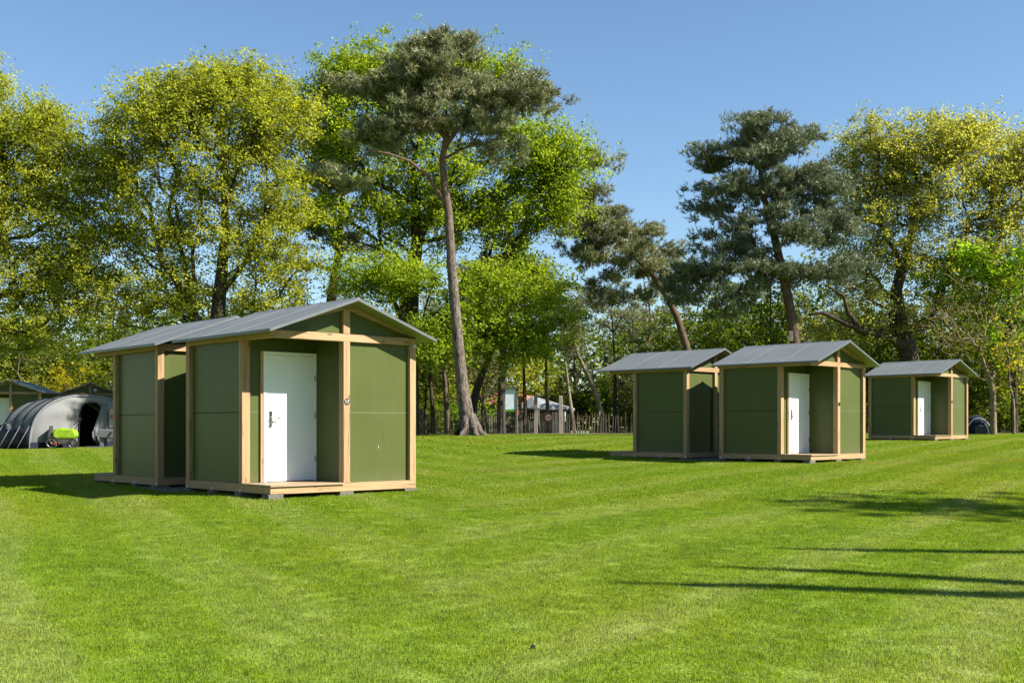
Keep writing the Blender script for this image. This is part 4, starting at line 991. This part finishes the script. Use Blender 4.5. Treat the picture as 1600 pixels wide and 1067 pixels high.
b = MB(); b.disc((0, 0, 0), .235, (0, -1, 0), .012, 28); b.build('sign_plate', plain('sign_red', (.385, .042, .028), .5), sg)
b = MB(); b.disc((0, -.0125, 0), .17, (0, -1, 0), .004, 28); f = b.build('sign_face', M['white'], sg)
b = MB(); b.box(-.09, .09, -.0195, -.017, -.045, .045); b.build('symbol', plain('sign_mark', (.315, .070, .049), .5), f)

# information board
ib = empty('information_board', (gx_(797.5, 52), 52, g1(gx_(797.5, 52), 52)), .0, 'information board with a pale blue-white panel and green strip on two timber posts', 'sign')
h = (YH - 606) / F * 52 + EYE - ib.location.z; M['dk'] = timber('dark_stained_timber', 2, (.112, .095, .070), (.056, .045, .032))
for x in (-.29, .29):
    b = MB(); b.box(x - .055, x + .055, -.055, .055, -.1, h - .04); b.build('post', M['dk'], ib, .006)
    b = MB(); b.box(x + .02, x + .0555, -.0575, -.0552, 0, h - .5); b.build('sunlit_edge_strip', M['grey_post'], ib)  # pale strip paints sunlight onto the right edge of each post
b = MB(); b.box(-.42, .42, -.12, .12, h - .039, h + .02); b.build('cap', M['dk'], ib, .006)
b = MB(); b.box(-.234, .234, -.03, .0, h - 1.10, h - .06); pn = b.build('panel', plain('pale_notice', (.50, .56, .60), .5, .4), ib)
b = MB(); b.box(-.233, .233, -.034, -.0305, h - 1.10, h - .99); b.build('green_strip', plain('sign_green', (.070, .196, .021), .5), pn)

# things beyond the fence
M['pav'] = plain('white_tarpaulin', (.25, .265, .265), .6); M['pavg'] = plain('grey_tarpaulin', (.13, .15, .155), .6)
pv = empty('white_pavilion', (gx_(846, 74), 74, g1(3, 74)), -.15, 'white pavilion with a radially striped sloping roof behind the board screen', 'pavilion')
apx = Vector((-.6, 0, 2.45)); n = 14; m = MB()
ring = [Vector((1.9 * math.cos(2 * math.pi * k / n) + .3, 1.7 * math.sin(2 * math.pi * k / n), 1.62)) for k in range(n)]
for k in range(n):
    a, c = ring[k], ring[(k + 1) % n]; m.add([apx, a, c], [(0, 1, 2)], k % 3 == 0); m.add([a, c, c - Vector((0, 0, .12)), a - Vector((0, 0, .12))], [(0, 1, 2, 3)], 0)
m.build('roof', [M['pav'], M['pavg']], pv)
for k in range(0, n, 2):
    b = MB(); b.tube([Vector((ring[k].x * .96, ring[k].y * .96, -.05)), Vector((ring[k].x * .96, ring[k].y * .96, 1.6))], .035, 6); b.build('leg', M['white'], pv)
b = MB(); b.box(-1.4, 2.0, -1.75, -1.7, .0, .75); b.build('side_panel', plain('cream_board', (.385, .350, .266), .7), pv)
ot = empty('orange_canopy', (gx_(820, 76), 76, g1(.9, 76)), .1, 'small orange and pink fabric canopy left of the white pavilion', 'canopy')
m = MB(); m.add([(-.5, -.6, 1.55), (1.0, -.6, 1.45), (1.0, .6, 1.45), (-.5, .6, 1.55), (.15, 0, 2.55), (.55, 0, 2.5)], [(0, 1, 5, 4), (2, 3, 4, 5), (1, 2, 5), (3, 0, 4)]); m.build('cover', plain('orange_fabric', (.385, .154, .091), .7), ot)
m = MB(); m.box(-.6, -.1, -.65, -.6, .85, 1.53); m.build('side_cloth', plain('pink_fabric', (.364, .091, .070), .7), ot)
for x, y in ((-.45, -.55), (.95, -.55), (-.45, .55), (.95, .55)):
    b = MB(); b.tube([(x, y, -.05), (x, y, 1.5)], .03, 6); b.build('leg', M['grey_post'], ot)
hs_ = empty('red_roofed_hut', (gx_(772, 84), 84, g1(-1.3, 84)), .35, 'hut with a red tiled roof half hidden behind branches in the wood', 'hut')
m = MB(); m.box(-2.1, 2.1, -1.4, 1.4, -.1, 2.2); m.build('wall', M['grey_board'], hs_)
m = MB(); m.add([(-2.4, -1.7, 2.1), (2.4, -1.7, 2.1), (2.4, 0, 3.3), (-2.4, 0, 3.3), (2.4, 1.7, 2.1), (-2.4, 1.7, 2.1)], [(0, 1, 2, 3), (3, 2, 4, 5)]); m.add([(-2.1, -1.4, 2.2), (-2.1, 1.4, 2.2), (-2.1, 0, 3.2)], [(0, 1, 2)]); m.add([(2.1, -1.4, 2.2), (2.1, 1.4, 2.2), (2.1, 0, 3.2)], [(0, 1, 2)])
m.build('roof', plain('red_tiles', (.294, .098, .056), .8, var=.25, scale=9), hs_)
te = empty('teal_panel', (gx_(656, 66.5), 66.5, g1(-5.4, 66.5)), 0, 'small teal panel on two thin stakes behind the fence, beside the numbered cabin', 'panel')
b = MB(); b.box(-.22, .22, -.02, .02, .82, 1.3); b.build('board', plain('teal_paint', (.014, .140, .119), .5), te)
for x in (-.2, .2):
    b = MB(); b.tube([(x, .03, -.05), (x, .03, 1.4)], .02, 6); b.build('stake', M['grey_post'], te)
fl_ = empty('pennant_string', (gx_(908, 70), 70, g1(4.3, 70)), 0, 'row of little orange pennants hung low behind the palings right of the pavilion', 'pennants')
b = MB(); b.tube([(-.9, 0, 1.25), (-.3, 0, 1.13), (.4, 0, 1.15), (1.1, 0, 1.3)], .008, 5); b.build('cord', M['wire'], fl_)
mo = plain('orange_pennant', (.420, .098, .021), .6)
for i, (x, z) in enumerate(((-.7, .98), (-.35, .82), (0, .97), (.3, .98), (.6, .96), (.85, 1.02))):
    b = MB(); b.add([(x - .12, -.01, z + .17), (x + .12, -.01, z + .17), (x, -.01, z - .1), (x - .12, .01, z + .17), (x + .12, .01, z + .17), (x, .01, z - .1)], [(0, 2, 1), (3, 4, 5), (0, 1, 4, 3), (1, 2, 5, 4), (2, 0, 3, 5)]); b.build('pennant', mo, fl_)
for x in (-.9, 1.1):
    b = MB(); b.tube([(x, 0, -.05), (x, 0, 1.4)], .025, 6); b.build('stake', M['grey_post'], fl_)
wk = empty('white_kerb_board', (gx_(907, 65.2), 65.2, g1(4, 65.2)), 0, 'low broken white board lying at the foot of the palings, right of the pavilion', 'board')
for i in range(4):
    b = MB(); b.box(-.55 + i * .28, -.33 + i * .28, -.03, .03, .02, .16); b.build('board', M['white'], wk, .01)

# ------------------------------------------------------------------ awning tent at the left
M['canvas'] = plain('light_grey_canvas', (.165, .165, .162), .75, .2, var=.12, scale=1.6); M['canvas2'] = plain('blue_grey_canvas', (.125, .132, .133), .75, .2, var=.12, scale=2)
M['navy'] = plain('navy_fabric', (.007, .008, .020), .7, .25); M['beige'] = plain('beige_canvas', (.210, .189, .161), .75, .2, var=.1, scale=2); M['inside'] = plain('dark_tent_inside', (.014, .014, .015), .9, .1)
TX, TY = gx_(138, 48.5), 48.5; TZ = g1(TX, TY); TH = .95
tent = empty('awning_tent', (TX, TY, TZ), TH, 'big grey and navy arched awning tent with an open arched doorway', 'tent')
HWt, HTt, LT = 2.75, 2.28, 2.3
def arch(a, s=1.0, hs=1.0):
    """point on the tent arch, a = 0 (left foot) .. 1 (right foot)"""
    t = math.pi * (1 - a); c, sn = math.cos(t), math.sin(t)
    return Vector((HWt * s * math.copysign(abs(c) ** .86, c), 0, HTt * hs * abs(sn) ** .78))
NA = 40
def shell_part(name, v0, v1, mat, a0=0.0, a1=1.0, out=1.0, nv=3):
    m = MB(); vs = []
    na = max(2, int(NA * (a1 - a0)))
    for j in range(nv + 1):
        v = v0 + (v1 - v0) * j / nv
        sag = 1 - .012 * math.sin(math.pi * ((v / 1.1) % 1)) if out == 1.0 else out
        for i in range(na + 1):
            p = arch(a0 + (a1 - a0) * i / na, sag * (1 - .008 * v), sag * (1 - .025 * v)); vs.append((p.x, v, p.z))
    fs = [(j * (na + 1) + i, j * (na + 1) + i + 1, (j + 1) * (na + 1) + i + 1, (j + 1) * (na + 1) + i) for j in range(nv) for i in range(na)]
    m.add(vs, fs, 0, True); o = m.build(name, mat, tent); so_ = o.modifiers.new('Solid', 'SOLIDIFY'); so_.thickness = .012; so_.offset = 0
    return o
shell_part('canopy', 0, LT, M['canvas2'], nv=24)
for v in (0.0, .68, 1.36, 2.05): shell_part('arch_band', v, v + .11, M['navy'], out=1.012)
shell_part('skirt', 0.02, LT, M['navy'], 0, .085, 1.016); shell_part('skirt', 0.02, LT, M['navy'], .915, 1, 1.016)
# front wall with an arched doorway and a clear window
dcx, dw, dh = .12, .60, 1.93
def front_wall():
    m = MB(); outer = [arch(i / NA, .995, .995) for i in range(NA + 1)]
    nin = NA + 1; inner = []
    for i in range(nin):
        t = math.pi * (1 - i / NA); c, sn = math.cos(t), math.sin(t); inner.append(Vector((dcx + dw * math.copysign(abs(c) ** .55, c), 0, dh * abs(sn) ** .6)))
    mid = [(o * .5 + q * .5) for o, q in zip(outer, inner)]
    for y, off in ((-.004, 0),):
        vs = [(p.x, y, p.z) for p in outer] + [(p.x, y - .05 * math.sin(i * .9), p.z) for i, p in enumerate(mid)] + [(p.x, y, p.z) for p in inner]
        n = NA + 1
        fs = [(i, i + n, i + n + 1, i + 1) for i in range(NA)] + [(i + n, i + 2 * n, i + 2 * n + 1, i + n + 1) for i in range(NA)]
        m.add(vs, fs, 0, True)
    o = m.build('front_wall', M['canvas'], tent); s_ = o.modifiers.new('Solid', 'SOLIDIFY'); s_.thickness = .01
    b = MB(); b.tube([p + Vector((0, -.03, 0)) for p in inner], .03, 6); b.build('door_piping', M['navy'], tent)
    return inner
inner = front_wall()
m = MB(); na = NA
vs = []
for k, (s_, y) in enumerate(((1.0, -.03), (.965, -.035))):
    for i in range(NA + 1): p = arch(i / NA, s_ * 1.005, s_ * 1.0); vs.append((p.x, y, p.z))
m.add(vs, [(i, i + NA + 1, i + NA + 2, i + 1) for i in range(NA)], 0, True); m.build('front_border', M['canvas2'], tent)
for x0, x1 in ((-2.7, -.52), (.75, 2.7)):
    b = MB(); b.box(x0, x1, -.07, -.06, 0, .24); b.build('mud_skirt', M['navy'], tent)
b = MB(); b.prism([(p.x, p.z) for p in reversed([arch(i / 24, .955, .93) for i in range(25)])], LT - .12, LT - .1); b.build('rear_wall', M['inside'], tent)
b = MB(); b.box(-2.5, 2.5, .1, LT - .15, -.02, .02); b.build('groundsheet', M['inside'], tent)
b = MB(); b.box(.98, 1.95, -.075, -.066, .85, 1.68); b.build('window', plain('clear_window_film', (.112, .133, .133), .15, .6), tent, .0)
b = MB(); b.box(1.05, 1.2, -.085, -.077, 1.25, 1.42); b.build('red_patch', plain('red_patch', (.420, .035, .028), .6), tent)
# tied-back door curtain
m = MB(); n = 14; vs = []
for j in range(9):
    z = 1.85 - j * .2; w0 = .12 + .05 * j if j < 7 else .30; x0 = dcx + dw - .05 - .06 * j * (1 if j < 8 else .6)
    for i in range(n + 1): vs.append((x0 - w0 * .5 + (w0 + .16) * i / n, -.10 - .045 * math.sin(i * 1.5 + j * .3), z + .05 * math.sin(i * .6)))
m.add(vs, [(j * (n + 1) + i, j * (n + 1) + i + 1, (j + 1) * (n + 1) + i + 1, (j + 1) * (n + 1) + i) for j in range(8) for i in range(n)], 0, True)
o = m.build('door_curtain', M['canvas'], tent); s_ = o.modifiers.new('Solid', 'SOLIDIFY'); s_.thickness = .012
for v in (.08, .76, 1.44, 2.12):
    p = arch(0.10, 1.02, 1.0); b = MB(); b.tube([(p.x, v, p.z), (-HWt - .55, v - .1, .0)], .012, 5); b.build('guy_strap', M['canvas'], tent)

# lime bicycle trailer in front of the tent
tr = empty('bicycle_trailer', (gx_(100, 46.8), 46.8, g1(gx_(100, 46.8), 46.8)), .22, 'lime green child trailer with dark wheels parked before the tent doorway', 'trailer')
M['lime'] = plain('lime_fabric', (.20, .32, .012), .55, .3, var=.3, scale=5); M['rubber'] = plain('black_rubber', (.014, .014, .014), .8, .2); M['dgrey'] = plain('dark_grey_fabric', (.042, .045, .042), .7)
m = MB()
prof = [(-.40, .40), (.44, .40), (.54, .52), (.52, .70), (.40, .82), (-.10, .86), (-.30, .84), (-.40, .68)]
m.prism(prof, -.36, .36); m.build('hood', M['lime'], tr, .1)
m = MB(); m.prism([(-.42, .18), (.40, .18), (.44, .396), (-.40, .396)], -.33, .33); m.build('body', M['dgrey'], tr, .03)
m = MB(); m.box(-.34, -.12, -.345, -.332, .20, .27); m.build('reflector_strip', plain('red_reflector', (.385, .035, .014), .4), tr)
m = MB(); m.prism([(-.62, .32), (-.47, .32), (-.47, .96), (-.52, .93)], -.30, .30); m.build('front_screen', M['dgrey'], tr, .01)
for x, y, r_ in ((-.40, -.44, .26), (-.40, .44, .26), (.40, -.42, .20), (.280, .294, .140)):
    rim_pts = [(x + (r_ - .03) * math.cos(a), y, r_ + (r_ - .03) * math.sin(a)) for a in [2 * math.pi * k / 24 for k in range(25)]]
    b = MB(); b.tube(rim_pts, .03, 8, cap=False); w = b.build('wheel', M['rubber'], tr)
    b = MB(); b.tube([(q[0] * .86 + x * .14, q[1], q[2] * .86 + r_ * .14) for q in rim_pts], .012, 6, cap=False)
    for k in range(8): a = math.pi * k / 4; b.tube([(x, y, r_), (x + (r_ - .06) * math.cos(a), y, r_ + (r_ - .06) * math.sin(a))], .005, 4)
    b.build('rim', M['steel'], w)
b = MB(); b.tube([(.40, -.30, .95), (.60, -.30, 1.16), (.66, -.30, 1.24), (.66, .30, 1.24), (.60, .30, 1.16), (.280, .210, .665)], .017, 8); b.build('push_handle', M['black'], tr)

# grey table on a slab at the cabin's left
tb = empty('grey_table', (gx_(168, 45.5), 45.5, g1(gx_(168, 45.5), 45.5)), .05, 'grey moulded outdoor table on a flat slab, cut off by the cabin post', 'table')
M['gplast'] = plain('grey_moulded_plastic', (.13, .13, .145), .6, .3)
b = MB(); b.box(-.75, 1.2, -.45, .5, .0, .055); b.build('slab', M['concrete'], tb, .01)
for x in (-.16, .95):
    for y in (-.22, .22):
        b = MB(); b.box(x - .07, x + .07, y - .06, y + .06, .056, .40); b.build('leg', M['gplast'], tb, .01)
b = MB(); b.box(-.24, 1.15, -.36, .36, .40, .74); b.build('table_box', M['gplast'], tb, .03)
b = MB(); b.hexa([(.10, -.372, .48), (.16, -.372, .44), (.30, -.372, .62), (.24, -.372, .66), (.10, -.362, .48), (.16, -.362, .44), (.30, -.362, .62), (.24, -.362, .66)]); b.build('slot', M['black'], tb)
b = MB(); b.tube([(-.46, .3, .05), (-.62, .3, .75)], .05, 8); b.build('prop_leg', M['dgrey'], tb)
# drying rack with a towel, left of the tent
dk_ = empty('drying_rack', (gx_(24, 47.8), 47.8, g1(gx_(24, 47.8), 47.8)), .2, 'thin folding laundry rack beside the sloping tent side', 'rack')
b = MB()
for x in (-.3, .35):
    b.tube([(x, -.3, -.02), (x, .3, 1.12)], .012, 6); b.tube([(x, .3, -.02), (x, -.3, 1.12)], .012, 6)
b.build('frame', M['grey_post'], dk_)
b = MB()
for y in (-.3, -.1, .1, .3): b.tube([(-.35, y, 1.12), (.45, y, 1.12)], .009, 6)
b.build('rail', M['white'], dk_)
def cloth(name, mat, label, loc, rz, w, h):
    m = MB(); n = 12; vs = []
    for side in (0, 1):
        for j in range(5):
            for i in range(n + 1):
                z = (-h * j / 4 if side == 0 else -h * .7 * j / 4); y = -.014 - .02 * math.sin(i * 1.1 + j) * j / 4 if side == 0 else .014 + .02 * math.sin(i * .9 + j) * j / 4
                vs.append((-w / 2 + w * i / n, y, z + (.012 if j == 0 else 0)))
    fs = [(s * 5 * (n + 1) + j * (n + 1) + i, s * 5 * (n + 1) + j * (n + 1) + i + 1, s * 5 * (n + 1) + (j + 1) * (n + 1) + i + 1, s * 5 * (n + 1) + (j + 1) * (n + 1) + i) for s in (0, 1) for j in range(4) for i in range(n)]
    fs += [(i, i + 1, 5 * (n + 1) + i + 1, 5 * (n + 1) + i) for i in range(n)]
    m.add(vs, fs, 0, True); o = m.build(name, mat, None); s_ = o.modifiers.new('Solid', 'SOLIDIFY'); s_.thickness = .008
    o.location = loc; o.rotation_euler = (0, 0, rz); tag(o, label, 'towel', None); return o
R2 = Matrix.Rotation(.2, 4, 'Z'); L2 = dk_.location
cloth('towel', plain('lilac_grey_towel', (.238, .238, .294), .9), 'lilac-grey towel hanging on the laundry rack', L2 + R2 @ Vector((-.02, -.3, 1.125)), .2, .5, .42)
cloth('towel', plain('blue_towel', (.035, .063, .154), .9), 'dark blue towel hanging on the laundry rack behind the lilac one', L2 + R2 @ Vector((.3, .1, 1.125)), .2, .28, .3)
# folding chair before the leftmost cabin
ch = empty('folding_chair', (gx_(6, 50), 50, g1(gx_(6, 50), 50)), .1, 'black folding camp chair before the leftmost shaded cabin', 'chair')
b = MB(); b.box(-.27, .27, .20, .23, .62, 1.02); b.build('backrest', M['black'], ch, .01)
b = MB(); b.box(-.27, .27, -.25, .2, .42, .45); b.build('seat', M['dgrey'], ch, .01)
for x in (-.27, .27):
    b = MB(); b.tube([(x, -.25, 0), (x, .24, 1.04)], .013, 6); b.build('leg', M['steel'], ch)
    b = MB(); b.tube([(x, .25, 0), (x, -.25, .45)], .013, 6); b.build('leg', M['steel'], ch)

# little dome tent far right
D0 = gx_(1527, 56); dt = empty('dome_tent', (D0, 56, g1(D0, 56)), -.2, 'small navy dome tent with a pale rim, beyond the smallest cabin', 'tent')
def dome(name, sx, sy, sz, mat, y0=0):
    m = MB(); n1, n2 = 20, 8; vs = []
    for j in range(n2 + 1):
        f = (math.pi / 2) * j / n2
        for i in range(n1): a = 2 * math.pi * i / n1; vs.append((sx * math.cos(a) * math.cos(f) ** .7, y0 + sy * math.sin(a) * math.cos(f) ** .7, sz * math.sin(f)))
    m.add(vs, [(j * n1 + i, j * n1 + (i + 1) % n1, (j + 1) * n1 + (i + 1) % n1, (j + 1) * n1 + i) for j in range(n2) for i in range(n1)], 0, True); return m.build(name, mat, dt)
dome('fly_sheet', .55, .8, .76, M['navy'])
b = MB(); b.tube([(.59 * math.cos(a), -.35, .80 * math.sin(a)) for a in [math.pi * k / 16 for k in range(17)]], .035, 6); b.build('rim_pole', M['pav'], dt)
b = MB(); b.box(-.25, .25, -.80, -.76, .0, .42); b.build('door_panel', M['dgrey'], dt, .02)
d2 = empty('dome_tent', (D0 + .75, 58.2, g1(D0 + .75, 58.2)), .3, 'dark blue tent just behind the pale-rimmed dome tent, left of the forked trunk', 'tent'); dt = d2
dome('fly_sheet', .6, .8, .95, plain('dark_blue_fly', (.014, .021, .045), .6))
b = MB(); b.tube([(.63 * math.cos(a), -.3, .98 * math.sin(a)) for a in [math.pi * k / 16 for k in range(17)]], .02, 6); b.build('rim_pole', M['navy'], d2)
# clod of earth on the lawn
c_ = MB(); rr_ = random.Random(4)
for k in range(5):
    a = k * 1.3; c_.tube([(.012 * math.cos(a), .02 * math.sin(a), .0), (.017 * math.cos(a), .017 * math.sin(a), .02), (.01 * math.cos(a), .01 * math.sin(a), .033)], [.016, .015, .005], 7)
o = c_.build('earth_clod', plain('dark_earth', (.021, .015, .010), .9, var=.3), None); x = gx_(833, 6.9); o.location = (x, 6.9, g1(x, 6.9)); o.scale = (.6, .6, .7); tag(o, 'small dark clod of earth on the open lawn near the viewer', 'clod')

# ------------------------------------------------------------------ light, sky, camera
SUN_H = Vector((.951, -.279, 0)).normalized(); EL = math.radians(39.5)
to_sun = SUN_H * math.cos(EL) + Vector((0, 0, math.sin(EL)))
sl = bpy.data.lights.new('sun', 'SUN'); sl.energy = 5.0; sl.angle = math.radians(.53); sl.color = (1.0, .945, .86)
so = bpy.data.objects.new('sun', sl); COL.objects.link(so); so.rotation_euler = to_sun.to_track_quat('Z', 'Y').to_euler(); so.location = to_sun * 60
wd = bpy.data.worlds.new('World'); scene.world = wd; wd.use_nodes = True
nt = wd.node_tree; bg = nt.nodes['Background']
sky = nt.nodes.new('ShaderNodeTexSky'); sky.sky_type = 'NISHITA'; sky.sun_disc = False
sky.sun_elevation = EL; sky.sun_rotation = math.atan2(to_sun.x, to_sun.y); sky.air_density = 1.0; sky.dust_density = .05; sky.ozone_density = 3.0; sky.altitude = 0
hs = nt.nodes.new('ShaderNodeHueSaturation'); hs.inputs['Saturation'].default_value = 1.05; hs.inputs['Value'].default_value = 1.08; hs.inputs['Hue'].default_value = .498
nt.links.new(sky.outputs[0], hs.inputs['Color']); nt.links.new(hs.outputs[0], bg.inputs[0]); bg.inputs[1].default_value = SKY_STRENGTH = .06
cd = bpy.data.cameras.new('camera'); cd.sensor_fit = 'HORIZONTAL'; cd.sensor_width = 36; cd.lens = 36 * F / 1600; cd.shift_y = (YH - 533.5) / 1600
cd.clip_start = .1; cd.clip_end = 2000
co = bpy.data.objects.new('camera', cd); COL.objects.link(co); co.location = (0, 0, EYE); co.rotation_euler = (math.pi / 2, 0, 0); scene.camera = co
scene.view_settings.view_transform = 'Standard'; scene.view_settings.look = 'None'; scene.view_settings.exposure = 1.4; scene.view_settings.gamma = 1
scene.cycles.max_bounces = 8; scene.cycles.diffuse_bounces = 4; scene.cycles.transparent_max_bounces = 4; scene.cycles.transmission_bounces = 4; scene.cycles.glossy_bounces = 3
scene.cycles.use_denoising = True
